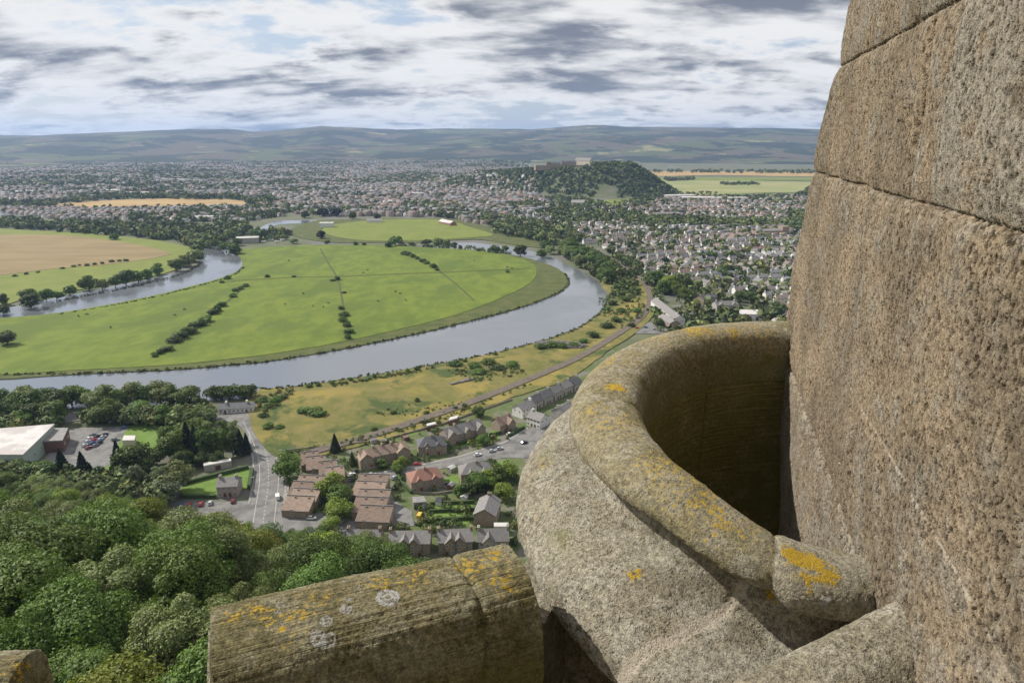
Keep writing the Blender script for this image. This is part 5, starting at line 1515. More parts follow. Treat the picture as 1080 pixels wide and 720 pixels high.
for di, (poly, ang, ss, hs, ww, rw, ts) in enumerate(DIST):
    g = [P(*p) for p in poly]
    ca, sa = math.cos(rad(ang)), math.sin(rad(ang))
    us = [x*ca+y*sa for x, y in g]; vs = [-x*sa+y*ca for x, y in g]
    v = min(vs); row = 0
    while v < max(vs):
        u = min(us); blk_w = random.randrange(5); blk_r = random.choices(range(5), rw)[0]; blk_w = random.choices(range(5), ww)[0]; run = 0; st0 = None
        while u < max(us):
            vv = v+18*math.sin(u/160+row*0.15)+10*math.sin(u/71+2)
            x, y = u*ca-vv*sa, u*sa+vv*ca
            px, py = proj(x, y, 0) if y > 10 else (9999, 9999)
            inside = inpoly(px, py, poly)
            if run <= 0:
                run = random.randint(4, 11); blk_w = random.choices(range(5), ww)[0]; blk_r = random.choices(range(5), rw)[0]
            run -= 1
            if inside:
                a_ = rad(ang)+math.atan(18/160*math.cos(u/160+row*0.15)+10/71*math.cos(u/71+2))
                nz_ = float(fbm(np.array([x/230]), np.array([y/230]), 51, 3)[0])
                if random.random() < (0.93 if nz_ > 0.43 or di < 2 else 0.42):
                    turn = math.pi/2 if (row//2+int(u/90)) % 3 == 0 else 0
                    cand.append([x+random.uniform(-1, 1), y+random.uniform(-1.5, 1.5), a_+turn+random.uniform(-0.05, 0.05), blk_w if random.random() < 0.8 else random.randrange(5), blk_r if random.random() < 0.8 else random.randrange(5), random.uniform(0.9, 1.15), di])
                k_ = ts*random.random()*1.6*(1.0 if di < 2 else 0.8 if nz_ > 0.43 else 2.6)
                while k_ > 0.4:
                    tx, ty = x+random.uniform(-10, 10), y+random.uniform(6, ss-8)
                    hh = random.choice([4, 5, 6, 7, 8, 10, 12])
                    trees_.append((tx, ty, 0, hh, hh*random.uniform(0.8, 1.2))); k_ -= 0.55
                if row % 2 == 0:
                    n = Vector((-math.sin(a_), math.cos(a_))); p = Vector((x, y))-n*12
                    if st0: streets.face([(*(st0[0]-st0[1]*2.8), 0.2), (*(p-n*2.8), 0.2), (*(p+n*2.8), 0.2), (*(st0[0]+st0[1]*2.8), 0.2)])
                    st0 = (p, n)
            else: st0 = None
            u += hs*random.uniform(0.9, 1.1)
        v += ss*(0.80 if row % 2 else 1.2)*0.62; row += 1
streets.build('road', M_tarmac)['kind'] = 'structure'
# keep houses out of the railway, the placed buildings and the castle hill's steep flank
rlv = [Vector(p) for p in rl]


def clear(x, y):
    if any((p.x-x)**2+(p.y-y)**2 < 16**2 for p in rlv): return False
    px, py = proj(x, y, 0)
    if inpoly(px, py, [(686, 300), (728, 300), (760, 306), (818, 318), (822, 350), (690, 352)]): return False
    return gz1(x, y) < 45


cand = [c for c in cand if clear(c[0], c[1])]
cand.sort(key=lambda c: math.hypot(c[0], c[1]))
seen = 0; rest = []
for c in cand:
    x, y, a_, wi, ri, sc, di = c
    z = gz1(x, y)
    px, py = proj(x, y, z+4)
    if visible(px, py) and seen < 262 and di < 3:
        o = link('town_house', HPRO[(wi, ri)], None, (x, y, z)); o.rotation_euler = (0, 0, a_); o.scale = (sc, 1, random.uniform(0.9, 1.1))
        side = 'by railway bend' if px < 690 else 'left of centre' if px < 725 else 'in the centre' if px < 760 else 'right of centre' if px < 795 else 'by tall wall'
        row = 'nearest suburb streets' if py > 305 else 'second suburb streets' if py > 285 else 'middle suburb streets' if py > 270 else 'upper suburb streets' if py > 258 else 'far suburb streets'
        tag(o, None, 'house', 'houses of the suburb below the castle hill')
        later(o, '%s house, %s roof, %s, %s' % (NAMEW[wi], NAMER[ri], row, side), px)
        seen += 1
    elif -250 < px < 1350: rest.append(c)
# the rest of the town past counting
if rest:
    R = np.array([[c[0], c[1], gz1(c[0], c[1]), c[2], c[5]] for c in rest])
    n = len(R)
    big_ = np.array([1.45 if (c[6] in (4, 7) and (i*7919) % 10 < 4) else 1.0 for i, c in enumerate(rest)])
    w, d = 6.2*R[:, 4]*big_, 4.0*big_
    ze, zr = 5.2*big_, 8.2*big_
    lx = np.stack([-w, w, w, -w, -w, w, w, -w, -w, w], 1); ly = np.stack([-d, -d, d, d, -d, -d, d, d, 0*d, 0*d], 1)
    lz = np.stack([0*d-3, 0*d-3, 0*d-3, 0*d-3, ze, ze, ze, ze, zr, zr], 1)
    co, si = np.cos(R[:, 3:4]), np.sin(R[:, 3:4])
    V = np.stack([R[:, 0:1]+lx*co-ly*si, R[:, 1:2]+lx*si+ly*co, R[:, 2:3]+lz], -1).reshape(-1, 3)
    base = np.arange(n)[:, None]*10
    F4 = np.array([0, 1, 5, 4, 2, 3, 7, 6, 4, 5, 9, 8, 6, 7, 8, 9]); G5 = np.array([3, 0, 4, 8, 7, 1, 2, 6, 9, 5])
    loops = (base+np.concatenate([F4, G5])[None, :]).ravel()
    cnt = np.tile([4, 4, 4, 4, 5, 5], n)
    wc = 0.82*np.array([WALLC[c[3]] for c in rest])*rng.uniform(0.8, 1.1, (n, 1)); rc = np.array([ROOFC[c[4]] for c in rest])*rng.uniform(0.8, 1.2, (n, 1))
    cols = np.stack([wc, wc, rc, rc, wc, wc], 1).reshape(-1, 3)
    tag(link('town_houses', np_mesh('town_houses', V, loops, cnt, [M_town], cols=cols)), kind='stuff')
far_trees('town_trees', [(x, y, gz1(x, y), h, w) for x, y, _, h, w in trees_], FC, 24)

# big pale roofs of works and shops in the town
whs = [(28, 204, 55, 0.6), (74, 200, 46, 0.6), (80, 203, 40, 0.5), (120, 203, 70, 0.6), (148, 206, 60, 0.55), (185, 191.5, 100, 0.6), (240, 193, 90, 0.5), (262, 201, 60, 0.5), (300, 205, 60, 0.7), (296, 184, 50, 0.7), (160, 189, 40, 0.5), (230, 203, 60, 0.5), (365, 205, 55, 0.75), (418, 195, 30, 0.7), (440, 206, 45, 0.6), (485, 189, 25, 0.7), (553, 192, 22, 0.7), (410, 215, 30, 0.6), (715, 209, 90, 0.6), (740, 211, 110, 0.6), (775, 211, 60, 0.55), (810, 212, 60, 0.6), (830, 215, 50, 0.5), (215, 232, 40, 0.6), (262, 256, 34, 0.75), (345, 240, 25, 0.6), (395, 235, 30, 0.5), (340, 213, 40, 0.55), (500, 203, 40, 0.5), (545, 213, 40, 0.45)]
for q, (px, py, L, br_) in enumerate(whs):
    x, y = P(px, py)
    t = empty('warehouse', (x, y, gz1(x, y)), random.uniform(-0.25, 0.25))
    d = L*0.45; h = random.uniform(6, 9)
    b = MB(); gable_walls(b, -L/2, L/2, -d/2, d/2, h, h+1.6, 0); b.build('wall', M_whitew if q % 3 else M_grey, t)
    b = MB(); gable_roof(b, -L/2, L/2, -d/2, d/2, h, h+1.6, 0.5, 0.2); b.build('roof', M_metalroof if br_ > 0.52 else M_felt, t)
    tag(t, None, 'warehouse', 'pale roofed works and shops in the town')
    zone = 'far left of town' if px < 135 else 'behind the barley field' if px < 275 else 'by the river neck' if py > 226 else 'in the town centre' if px < 600 else 'right of castle hill'
    later(t, 'long %s roofed shed %s' % ('pale' if br_ > 0.52 else 'grey', zone), px)

# grandstand by the round meadow
H((466, 231), (478, 233.5), 9, 5, 14, M_red, M_metalroof, 'red sided grandstand with pale roof at the end of the round meadow', nwin=3, rows=1, chim=(), name='grandstand', cat='grandstand', group=None)
# tall slab of flats and church spires
for q, (px, py, hh, lab) in enumerate([(702, 230, 14, 'reddish flats'), (812, 249, 15, 'grey stone school block')]):
    x, y = P(px, py)
    t = empty('flats_block', (x, y, 0), 0.15); tag(t, ['long low block of reddish flats in front of the castle hill', 'large grey stone block with tower at the upper edge of the suburb'][q], 'building')
    b = MB(); b.box(-30, 30, -7, 7, -0.5, 10); b.box(18, 30, -8, 8, -0.5, hh+2) if q else None; b.build('wall', [M_red, M_stone][q], t)
    b = MB(); gable_roof(b, -30, 17.9 if q else 30, -7, 7, 10, 12.5); b.build('roof', M_slate, t)

# ------------------------------------------------------------------ castle on its crag
cx_, cy_ = 175.0, 2260.0
t = empty('castle', (cx_, cy_, gz1(cx_, cy_)-2), 0.1); tag(t, 'stone castle with pale great hall on top of the wooded crag', 'castle')
b = MB(); gable_walls(b, -40, 40, -10, 10, 20, 31); gh = b.build('great_hall', M_cream, t); gh.location = (66, 0, 0); gh.rotation_euler = (0, 0, -1.0)
b = MB(); gable_roof(b, -40, 40, -10, 10, 20, 31, 0.6, 0.4); gh = b.build('great_hall_roof', M_slate, t); gh.location = (66, 0, 0); gh.rotation_euler = (0, 0, -1.0)
b = MB(); gable_walls(b, -20, 36, -8, 8, 13, 20); gable_walls(b, -70, -24, -7, 7, 9, 15); b.box(-78, -66, -6, 6, -6, 17); b.box(96, 112, -8, 8, -6, 13); b.build('palace_range', M_stone, t)
b = MB(); gable_roof(b, -20, 36, -8, 8, 13, 20, 0.5, 0.3); gable_roof(b, -70, -24, -7, 7, 9, 15, 0.5, 0.3); b.build('palace_roof', M_slate2, t)
b = MB(); b.box(-120, 135, -22, -19.5, -14, 5); b.box(-120, -117, -22, 30, -14, 5); b.box(132, 135, -22, 30, -14, 5); b.build('curtain_wall', M_stone, t)
t.scale = (0.85, 0.85, 0.85); t.location.z += 7
# pale building at the foot of the crag
FB('grey_manor', 'pale stone manor at the foot of the castle crag', [(602, 214), (616, 214), (617, 211), (603, 211)], 12, M_cream, M_slate, 'manor')

# woods on the castle hill, woods and hedgerows of the plain
cw = []
for q in range(9000):
    x, y = random.uniform(-230, 640), random.uniform(1850, 2850)
    z = gz1(x, y)
    if z < 6: continue
    px, py = proj(x, y, z)
    n = float(fbm(np.array([x/130]), np.array([y/130]), 9, 3)[0])
    if n < 0.33 and px < 650: continue
    if math.hypot(x-cx_-10, (y-cy_)) < 130 and z > 74 and (px < 628): continue
    h = random.uniform(7, 13)
    cw.append((x, y, z, h, h*1.1))
far_trees('crag_wood', cw, [(0.085, 0.12, 0.034), (0.065, 0.095, 0.028), (0.115, 0.14, 0.04)], 22)
wd = []
belts = [  # picture polygon, number of trees, height range
    ([(0, 240), (0, 231), (60, 236), (150, 238), (210, 240), (225, 252), (205, 262), (190, 255), (110, 248), (40, 243)], 420, (8, 14)), ([(150, 238), (215, 240), (262, 238), (258, 250), (215, 262), (190, 254)], 150, (8, 14)), ([(60, 213), (120, 207), (255, 208), (258, 211), (130, 210), (70, 215)], 190, (9, 15)),
    ([(0, 220), (60, 219), (60, 214), (0, 214)], 100, (8, 14)), ([(255, 211), (285, 209), (300, 213), (262, 218)], 50, (9, 15)), ([(0, 190), (160, 186), (160, 194), (90, 197), (0, 199)], 420, (10, 16)), ([(150, 180), (260, 181), (270, 192), (200, 190), (150, 188)], 320, (10, 16)),
    ([(0, 167), (300, 163), (560, 168), (560, 174), (300, 168), (0, 174)], 900, (10, 16)), ([(0, 161), (300, 160), (600, 163), (600, 166), (300, 163), (0, 165)], 700, (12, 20)), ([(520, 246), (545, 240), (600, 238), (610, 254), (590, 262), (565, 254)], 200, (8, 14)), ([(430, 216), (480, 215), (500, 224), (560, 236), (530, 243), (490, 232), (455, 229)], 190, (9, 14)),
    ([(560, 226), (600, 224), (660, 231), (640, 236), (600, 238)], 150, (9, 14)), ([(640, 232), (700, 232), (770, 234), (845, 236), (845, 241), (760, 240), (680, 240)], 260, (9, 14)), ([(700, 190), (730, 188.5), (735, 190), (705, 191.5)], 60, (9, 14)), ([(690, 180.5), (1200, 182.5), (1200, 185), (690, 182.5)], 500, (10, 16)), ([(840, 200), (1200, 200), (1200, 210), (840, 207)], 260, (9, 15)), ([(640, 480), (760, 420), (1000, 430), (1200, 520), (1000, 600), (700, 600)], 240, (5, 11)), ([(760, 194), (800, 194), (800, 195.5), (760, 195.5)], 50, (8, 12)),
    ([(660, 215), (700, 205), (760, 205), (700, 209), (668, 219)], 90, (9, 14)), ([(590, 222), (560, 215), (600, 205), (640, 218), (620, 222)], 110, (9, 14)), ([(830, 225), (850, 225), (850, 245), (832, 242)], 90, (9, 14)), ([(652, 258), (690, 300), (684, 302), (660, 282), (640, 268)], 60, (6, 10)), ([(690, 306), (702, 330), (696, 352), (690, 340)], 40, (4, 7)),
    ([(262, 246), (300, 241), (310, 247), (300, 252), (270, 256)], 40, (6, 11)), ([(0, 446), (60, 446), (64, 452), (0, 458)], 40, (6, 9)), ([(86, 440), (220, 440), (222, 452), (150, 450), (90, 446)], 90, (6, 10)),
    ([(0, 500), (60, 508), (120, 512), (180, 528), (170, 540), (110, 530), (50, 520), (0, 515)], 120, (5, 9)), ([(420, 258), (470, 260), (540, 267), (538, 269), (470, 262), (420, 260)], 60, (3, 6)), ([(268, 424), (300, 412), (315, 412), (300, 424), (280, 440)], 60, (1.2, 2.5)), ([(350, 406), (460, 388), (462, 390), (352, 409)], 90, (0.8, 2)), ([(380, 440), (440, 425), (500, 425), (460, 440)], 60, (0.7, 1.6)),
    ([(470, 392), (545, 382), (555, 396), (500, 404)], 130, (0.8, 2.2)), ([(630, 315), (672, 300), (684, 330), (660, 350), (640, 340)], 170, (0.9, 3.0)), ([(589, 268), (614, 284), (640, 301), (660, 292), (640, 279), (625, 270), (610, 264), (596, 260)], 150, (6, 12)), ([(640, 301), (668, 288), (676, 310), (655, 318)], 90, (2.5, 6)), ([(300, 478), (400, 458), (480, 436), (560, 404), (562, 406), (482, 440), (402, 463), (310, 482)], 120, (0.8, 2.0))]
for poly, n, (h0, h1) in belts:
    xs = [p[0] for p in poly]; ys = [p[1] for p in poly]; k = 0; tr_ = 0
    while k < n and tr_ < n*40:
        tr_ += 1
        px, py = random.uniform(min(xs), max(xs)), random.uniform(min(ys), max(ys))
        if not inpoly(px, py, poly): continue
        x, y = P(px, py); h = random.uniform(h0, h1)
        wd.append((x, y, gz1(x, y)+0.3, h, h*random.uniform(0.9, 1.5))); k += 1
# shrubs and small trees of the village gardens, kept off the roads and roofs
roads_px = [[(386, 500), (437, 491), (486, 480), (532, 466), (557, 451), (590, 436), (640, 440), (600, 472), (553, 486), (486, 492), (456, 499), (418, 503), (411, 510), (420, 528), (438, 540), (440, 558), (418, 558), (405, 535), (398, 515)], [(255, 440), (280, 450), (302, 490), (302, 565), (255, 565)], [(290, 543), (390, 543), (390, 570), (290, 570)]]
bld_px = [tuple(proj(o.location.x, o.location.y, 3)) for o in list(COL.objects) if o.type == 'EMPTY' and o.get('category') in ('house', 'terrace', 'garage')]
k = 0
while k < 420:
    px, py = random.uniform(300, 545), random.uniform(440, 575)
    if py < 483-0.33*(px-330)-0.0002*(px-330)**2+2: continue
    if any(inpoly(px, py, r_) for r_ in roads_px) or any(abs(px-a)*0.7 < 13 and abs(py-b_) < 9 for a, b_ in bld_px): continue
    x, y = P(px, py); h = random.choice([0.8, 1.0, 1.3, 1.6, 2.2, 3.2])
    wd.append((x, y, 0.3, h, h*random.uniform(0.9, 1.6))); k += 1
far_trees('plain_woods', [q for q in wd if math.hypot(q[0], q[1]) > 620], FC, 30)
far_trees('near_shrubs', [q for q in wd if math.hypot(q[0], q[1]) <= 620], FC, 130)
# sedge and weeds fringing the water, far too many to count
fr = []
edge_lines = [[(597, 290), (599, 301), (583, 312), (545, 326), (480, 343), (400, 361), (300, 379), (200, 389), (100, 394), (0, 396)], [(275, 411), (305, 409), (380, 398.5), (450, 386.5), (510, 375.5), (570, 360.5), (612, 345.5), (636, 327), (642, 312)], [(60, 333), (150, 317), (215, 301), (246, 291), (257, 282)], [(60, 318), (130, 305), (190, 290), (212, 278)]]
for ln in edge_lines:
    g = smooth_poly([P(*p) for p in ln], 8, False)
    for i in range(len(g)-1):
        L = math.hypot(g[i+1][0]-g[i][0], g[i+1][1]-g[i][1])
        for k in range(int(L/1.6)+1):
            f = random.random(); h = random.uniform(0.4, 1.5)
            fr.append((g[i][0]*(1-f)+g[i+1][0]*f+random.uniform(-1.5, 1.5), g[i][1]*(1-f)+g[i+1][1]*f+random.uniform(-1.5, 1.5), 0.4, h, h*2))
# the same wood going on round the hillside, out of the photograph behind the turret
hw = []
while len(hw) < 300:
    r = math.sqrt(random.uniform(30**2, 250**2)); az = rad(random.uniform(4, 75) if len(hw) % 4 else random.uniform(-75, -46))
    x, y = r*math.sin(az), r*math.cos(az)
    if math.hypot(x, y) < 30: continue
    h = random.uniform(12, 18); hw.append((x, y, gz1(x, y), h, h*0.95))
far_trees('hillside_wood', hw, FC, 1000)
far_trees('bank_weeds', fr, [(0.085, 0.10, 0.03), (0.11, 0.12, 0.04), (0.06, 0.075, 0.025)], 8)

# ------------------------------------------------------------------ vehicles
def paint(name, c):
    m, nt = newmat(name)
    t = nd(nt, 'ShaderNodeTexCoord').outputs['Object']
    d = sstep(nt, noise_(nt, t, 2.0, 4), 0.3, 0.8, 0.9, 1.05)
    col = mixc(nt, 1.0, c, nd(nt, 'ShaderNodeCombineColor', {0: d, 1: d, 2: d}).outputs[0], 'MULTIPLY')
    finish(nt, col, 0.3, spec=0.5)
    return m


PAINT = {'silver': paint('silver_paint', (0.45, 0.46, 0.47)), 'white': paint('white_paint', (0.72, 0.72, 0.70)), 'blue': paint('blue_paint', (0.05, 0.10, 0.25)), 'red': paint('red_paint', (0.38, 0.025, 0.035)),
         'black': paint('black_paint', (0.02, 0.02, 0.025)), 'grey': paint('grey_paint', (0.16, 0.17, 0.18)), 'dark red': paint('dark_red_paint', (0.20, 0.02, 0.03)), 'pale blue': paint('pale_blue_paint', (0.25, 0.36, 0.48)), 'yellow': paint('yellow_paint', (0.55, 0.38, 0.05))}
M_tyre = mat('tyre', (0.02, 0.02, 0.02), (0.03, 0.03, 0.03), 5, rough=0.9)
M_lamp = mat('headlamp', (0.6, 0.6, 0.58), (0.5, 0.5, 0.48), 5, rough=0.2)


def loft(b, secs, m=0):
    """secs: list of closed rings with equal counts"""
    n = len(secs[0])
    for a, c in zip(secs[:-1], secs[1:]):
        for k in range(n): b.face([a[k], a[(k+1) % n], c[(k+1) % n], c[k]], m)
    b.face(secs[0][::-1], m); b.face(secs[-1], m)


def ring(x, w, z0, z1, r=0.12):
    return [(x, -w+r, z0), (x, w-r, z0), (x, w, z0+r), (x, w, z1-r), (x, w-r, z1), (x, -w+r, z1), (x, -w, z1-r), (x, -w, z0+r)]


b = MB(); loft(b, [ring(-2.1, 0.72, 0.40, 0.80), ring(-2.0, 0.84, 0.26, 0.93), ring(-1.2, 0.88, 0.22, 0.98), ring(0.6, 0.88, 0.22, 0.95), ring(1.5, 0.86, 0.24, 0.84), ring(2.0, 0.80, 0.30, 0.70), ring(2.1, 0.66, 0.38, 0.60)])
ME_body = b.mesh('car_body', [PAINT['grey']], True)
b = MB(); loft(b, [ring(-1.95, 0.70, 0.90, 0.95, 0.02), ring(-1.45, 0.68, 0.92, 1.40, 0.1), ring(-0.4, 0.68, 0.92, 1.47, 0.1), ring(0.25, 0.68, 0.90, 1.40, 0.1), ring(0.95, 0.70, 0.86, 0.92, 0.02)])
ME_glass = b.mesh('car_windows', [M_pane], True)
b = MB(); loft(b, [ring(-1.40, 0.60, 1.405, 1.43, 0.01), ring(-0.4, 0.62, 1.44, 1.50, 0.02), ring(0.18, 0.60, 1.395, 1.43, 0.01)])
ME_roof = b.mesh('car_roof', [PAINT['grey']], True)
b = MB(); b.tube([(0, -0.11, 0), (0, 0.11, 0)], [0.32, 0.32], 14); b.tube([(0, -0.12, 0), (0, 0.12, 0)], [0.17, 0.17], 10, 1)
ME_wheel = b.mesh('car_wheel', [M_tyre, PAINT['silver']])
b = MB(); b.box(-0.05, 0.05, -0.16, 0.16, -0.07, 0.07); ME_light = b.mesh('car_light', [M_lamp])
b = MB(); loft(b, [ring(-2.5, 0.88, 0.3, 2.0, 0.1), ring(-2.4, 0.92, 0.25, 2.15, 0.1), ring(0.9, 0.92, 0.25, 2.15, 0.1), ring(1.6, 0.92, 0.25, 1.25, 0.1), ring(2.3, 0.88, 0.3, 1.05, 0.1), ring(2.45, 0.8, 0.35, 0.8, 0.1)])
ME_van = b.mesh('van_body', [PAINT['white']], True)
b = MB(); b.face([(0.95, -0.78, 2.03), (0.95, 0.78, 2.03), (1.60, 0.80, 1.30), (1.60, -0.80, 1.30)][::-1]); 
for s_ in (-1, 1): b.face([(0.9, s_*0.925, 1.95), (1.45, s_*0.925, 1.35), (0.2, s_*0.925, 1.3), (0.2, s_*0.925, 1.95)][::s_])
b.v = [(x+0.02, y*1.005, z+0.02) for x, y, z in b.v]
ME_vwin = b.mesh('van_windows', [M_pane])


def car(px, py, ang, colour, label, group, van=False, z=0.46):
    x, y = P(px, py)
    t = empty('parked_van' if van else 'parked_car', (x, y, z), ang)
    tag(t, label, 'van' if van else 'car', group)
    if van:
        o = link('body', ME_van, t); slotmat(o, PAINT[colour]); link('windows', ME_vwin, t)
    else:
        o = link('body', ME_body, t); slotmat(o, PAINT[colour])
        link('windows', ME_glass, t)
        o = link('roof', ME_roof, t); slotmat(o, PAINT[colour])
    k = 1.5 if van else 1.3
    for wx in (-k, k):
        for wy in (-0.80, 0.80): link('wheel', ME_wheel, t, (wx, wy, 0.32))
    for wy in (-0.52, 0.52): link('headlight', ME_light, t, (2.32 if van else 2.02, wy, 0.62))
    return t


def heading(p, q):
    a, b_ = P(*p), P(*q)
    return math.atan2(b_[1]-a[1], b_[0]-a[0])


up = heading((190, 540), (193, 530))
for px, py, c, lab in [(191, 534, 'blue', 'blue car, leftmost of the row of parked cars below the pink house'), (200, 534, 'red', 'red car second in the row below the pink house'), (212, 533, 'red', 'red car third in the row below the pink house'), (222, 532, 'silver', 'silver car fourth in the row below the pink house'), (246, 530, 'dark red', 'dark red car by the corner of the pink house')]:
    car(px, py, up, c, lab, 'cars below the pink house', z=0.42)
cols_ = ['silver', 'dark red', 'grey', 'silver', 'blue', 'black', 'white', 'red', 'pale blue', 'grey', 'black', 'silver', 'black']
hp = heading((90, 470), (110, 460))
cp_ = [(90, 471), (94, 473.5), (101, 471), (93, 467), (98, 468.5), (105, 468), (95, 463.5), (100, 465), (106, 465), (98, 460), (103, 461.5), (109, 462), (111, 459.5)]
rowsn = ['front row', 'front row', 'front row', 'second row', 'second row', 'second row', 'third row', 'third row', 'third row', 'back row', 'back row', 'back row', 'back row']
for q, (px, py) in enumerate(cp_):
    o = car(px, py, hp, cols_[q], None, 'cars in the sports hall car park', z=0.38)
    later(o, '%s car in the %s of the sports hall car park' % (cols_[q], rowsn[q]), px)
for px, py, a, c, lab, vn in [(132, 452, 0.4, 'blue', 'dark blue car alone at the upper end of the car park', False), (122, 465, 0.4, 'grey', 'grey car beside the small hut of the car park', False), (293, 526, heading((293, 530), (291, 515)), 'white', 'white van parked on the main road beside the stepped terrace', True), (329, 548, 0.05, 'white', 'white car on the lane below the short stepped terrace', False),
                          (352, 552, 1.4, 'black', 'black car at the corner below the stepped terraces', False), (360, 552, 1.4, 'grey', 'grey car next to the black one below the stepped terraces', False), (392.5, 502, 0.3, 'silver', 'silver car on the street end before the terrace of five', False), (371, 502, 0.9, 'white', 'white car between the two terraces', False), (376, 498, 0.9, 'black', 'black car between the two terraces', False), (372, 507, 0.9, 'grey', 'grey car between the two terraces', False),
                          (504, 481, 0.4, 'white', 'white car parked before the long grey double house', False), (519, 477, 0.45, 'silver', 'silver car parked at the kerb of the wide street', False), (527, 474.5, 0.45, 'silver', 'silver car next along the kerb of the wide street', False), (553, 468, 0.7, 'black', 'black car driving on the wide street', False), (538, 459, 0.5, 'white', 'white car in front of the brown roofed house', False), (440, 491, 0.3, 'red', 'red car before the red hipped house', False),
                          (443, 546, 1.4, 'yellow', 'yellow and white van beside the flat garage', True), (440, 552, 1.4, 'grey', 'grey car below the yellow van', False), (446, 536, 1.4, 'white', 'white car between garage and yellow van', False), (398, 572, 1.3, 'white', 'white car between the bottom village houses', False), (400, 583, 1.4, 'black', 'black car lowest between the bottom village houses', False), (470, 512, 0.8, 'black', 'black car on the drive right of the red hipped house', False),
                          (672, 347, 0.3, 'red', 'red car by the railway behind the turret rim', False), (681, 346, 0.3, 'blue', 'blue car by the railway behind the turret rim', False), (690, 348, 0.3, 'silver', 'silver car by the railway behind the turret rim', False), (416, 505, 1.2, 'silver', 'silver car at the neck of the turning circle', False)]:
    car(px, py, a, c, lab, 'vehicles about the village', vn)
k = 0
for r_ in range(4):
    for q in range(8):
        px, py = 748+q*4.2+r_*0.8, 334+r_*2.2
        c = random.choice(['silver', 'blue', 'pale blue', 'white', 'silver', 'red', 'pale blue'])
        if visible(px, py):
            o = car(px, py, 1.2, c, None, 'cars in the sales yard', z=0.52)
            later(o, '%s car in %s row of the crowded car yard' % (c, ['back', 'second', 'third', 'front'][r_]), px)
for q in range(9):
    px, py = 300+0, 0
# caravans at the river neck
for q, (px, py) in enumerate([(270, 254), (278, 256), (286, 254), (292, 256), (298, 254)]):
    x, y = P(px, py)
    t = empty('caravan', (x, y, 0.4), 0.2*q); tag(t, None, 'caravan', 'caravans at the river neck')
    b = MB(); loft(b, [ring(-3.4, 1.0, 0.6, 2.4, 0.3), ring(-3.2, 1.15, 0.45, 2.8, 0.3), ring(3.2, 1.15, 0.45, 2.8, 0.3), ring(3.5, 1.0, 0.6, 2.2, 0.3)]); b.build('body', PAINT['white'], t, True)
    b = MB()
    for s_ in (-1, 1): b.box(-2, -0.8, s_*1.16-0.01, s_*1.16+0.01, 1.5, 2.2); b.box(0.6, 2, s_*1.16-0.01, s_*1.16+0.01, 1.5, 2.2)
    b.build('windows', M_pane, t)
    later(t, 'white caravan at the river neck beside the meadow', px)

# rubble heap on the rough grass
b = MB()
for q in range(420):
    u, v = random.uniform(-1, 1), random.uniform(-1, 1)
    if u*u+v*v > 1: continue
    a_, c_ = P(592, 364.5); dx, dy = Vector(P(620, 366))-Vector(P(566, 363))
    h = 2.0*(1-u*u)*(1-v*v)
    x, y = u*dx/2-v*0.0, u*dy/2+v*9
    s_ = random.uniform(0.5, 1.6)
    b.box(x-s_, x+s_, y-s_*0.7, y+s_*0.7, -0.3, h+random.uniform(0, 0.8))
M_rub = mat('rubble', (0.17, 0.155, 0.14), (0.11, 0.10, 0.09), 0.6, 6, 0.95)
o = b.build('rubble_heap', M_rub); o.location = (*P(592, 364.5), 0.7); tag(o, 'long low heap of grey rubble on the rough grass by the railway', 'rubble heap')
o = wall_line('timber_stack', [(475, 406.5), (498, 401)], 1.5, 4.0, M_rub, 'low brown heap lying on the rough grass below the railway', 'heap', rough=0.3)

# cattle on the meadow
M_cow = mat('dark_hide', (0.035, 0.028, 0.024), (0.06, 0.045, 0.035), 2.0, rough=0.8)
M_cow2 = mat('brown_hide', (0.16, 0.085, 0.045), (0.20, 0.11, 0.06), 2.0, rough=0.8)


def cow_mesh(m):
    b = MB()
    b.tube([(-1.15, 0, 1.18), (-0.95, 0, 1.05), (-0.3, 0, 1.0), (0.4, 0, 1.0), (0.8, 0, 1.1), (1.0, 0, 1.15), (1.35, 0, 0.85), (1.55, 0, 0.55), (1.75, 0, 0.35)], [0.12, 0.36, 0.42, 0.42, 0.36, 0.24, 0.19, 0.16, 0.08], 10)
    for x, y in ((-0.85, -0.2), (-0.85, 0.2), (0.7, -0.2), (0.7, 0.2)):
        b.tube([(x, y, 0.95), (x+(0.06 if x > 0 else -0.1), y, 0.5), (x, y, 0)], [0.15, 0.09, 0.07], 7)
    b.tube([(-1.15, 0, 1.25), (-1.3, 0, 0.9), (-1.28, 0, 0.55)], [0.05, 0.03, 0.05], 6)
    for s_ in (-1, 1): b.tube([(1.42, s_*0.1, 0.82), (1.38, s_*0.3, 0.85)], [0.06, 0.03], 5)
    return b.mesh('cow', [m], True)


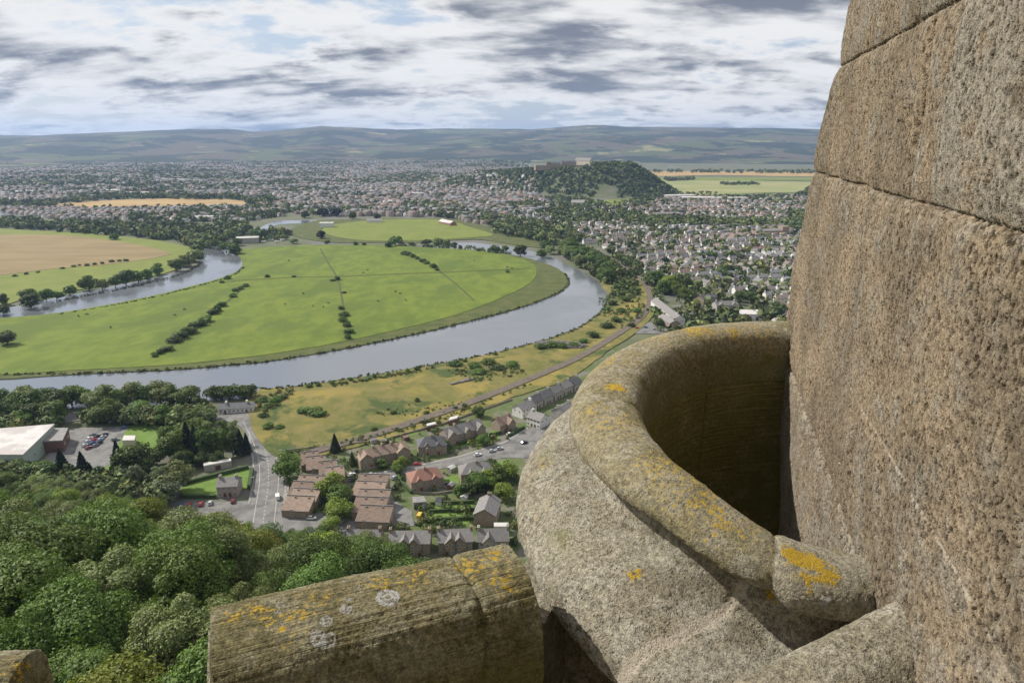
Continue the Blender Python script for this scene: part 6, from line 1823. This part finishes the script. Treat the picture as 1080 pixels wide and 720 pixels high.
CM = [cow_mesh(M_cow), cow_mesh(M_cow2)]
for px, py, zone in [(117, 347, 'left part of the meadow'), (83, 335, 'left part of the meadow'), (92, 333, 'left part of the meadow'), (195, 328, 'left part of the meadow'), (185, 334, 'left part of the meadow'), (301, 322, 'middle of the meadow'), (330, 324, 'middle of the meadow'), (341, 325, 'middle of the meadow'), (346, 321, 'middle of the meadow'), (320, 311, 'middle of the meadow'), (417, 309, 'right part of the meadow'), (422, 311, 'right part of the meadow'), (399, 319, 'right part of the meadow'), (428, 318, 'right part of the meadow'), (535, 283, 'far right of the meadow'), (540, 284, 'far right of the meadow'), (383, 289, 'far middle of the meadow'), (388, 286, 'far middle of the meadow'), (500, 276, 'far right of the meadow'), (305, 276, 'far middle of the meadow')]:
    x, y = P(px, py)
    o = link('cow', CM[0 if random.random() < 0.8 else 1], None, (x, y, 1.0)); o.rotation_euler = (0, 0, random.uniform(0, 6.28)); o.scale = (1.15, 1.15, 1.15)
    tag(o, None, 'cow', 'cattle on the meadow'); later(o, 'small dark cow grazing in the %s' % zone, px)

# street lamps along the main road and the village street
M_steel = mat('galvanised_steel', (0.30, 0.31, 0.31), (0.25, 0.26, 0.26), 3.0, rough=0.5)
for px, py, a, lab in [(266, 479, 0, 'street lamp left of the main road by the copse'), (300.5, 490, math.pi, 'street lamp right of the main road by the lone tree'), (265, 520, 0, 'street lamp by the pink house on the main road'), (303, 520, math.pi, 'street lamp right of the main road by the short terrace'), (307, 470, 3.14, 'street lamp at the edge of the rough grass'), (450, 489.5, 1.4, 'street lamp before the red hipped house'), (515, 472, -1.4, 'street lamp on the wide street kerb')]:
    x, y = P(px, py)
    t = empty('street_lamp', (x, y, 0.4), a); tag(t, lab, 'street lamp', 'street lamps')
    b = MB(); b.tube([(0, 0, -0.3), (0, 0, 1.2), (0, 0, 7.4), (0.4, 0, 7.9), (1.4, 0, 8.05)], [0.13, 0.11, 0.07, 0.06, 0.05], 7); b.build('pole', M_steel, t)
    b = MB(); b.box(1.3, 2.0, -0.14, 0.14, 7.98, 8.12); b.build('lamp_head', M_lamp, t)

# wind turbines on the skyline
b = MB(); b.tube([(0, 0, -30), (0, 0, 75)], [2.2, 1.2], 8); MT = b.mesh('turbine_tower', [M_whitew])
b = MB(); b.box(-1.6, 1.6, -3, 5, 74.8, 78); MN = b.mesh('turbine_nacelle', [M_whitew])
b = MB(); b.tube([(0, 0, 0), (0, 0, 12), (0, 0, 40)], [0.9, 1.4, 0.3], 5); MBl = b.mesh('turbine_blade', [M_whitew])
for q, px in enumerate([479, 484, 490, 497, 503, 509, 516, 524]):
    az = math.atan((px-540)/750); r = 10400.0
    yy = np.interp(px, rx, ry)
    t = empty('wind_turbine', (r*math.sin(az), r*math.cos(az), 160+(148-yy)/750*r*math.cos(az)-8), 0)
    tag(t, None, 'wind turbine', 'wind turbines on the far ridge')
    link('tower', MT, t); link('nacelle', MN, t)
    for k in range(3):
        o = link('blade', MBl, t, (0, -3.6, 76.4)); o.rotation_euler = (0, k*2.094+q*0.7, 0)
    later(t, 'tiny pale wind turbine on the far ridge', px)

# ------------------------------------------------------------------ summer haze filling the valley
hz = MB(); hz.box(-16500, 16500, -1500, 16500, -40, 485)
M_haze = bpy.data.materials.new('haze_air'); M_haze.use_nodes = True
ht = M_haze.node_tree; ht.nodes.clear()
pv_ = nd(ht, 'ShaderNodeVolumePrincipled', {'Color': (0.42, 0.62, 1.0, 1), 'Density': 0.000050, 'Anisotropy': 0.2})
nd(ht, 'ShaderNodeOutputMaterial', {'Volume': pv_.outputs[0]})
hz.build('haze', M_haze)['kind'] = 'stuff'

resolve_labels()
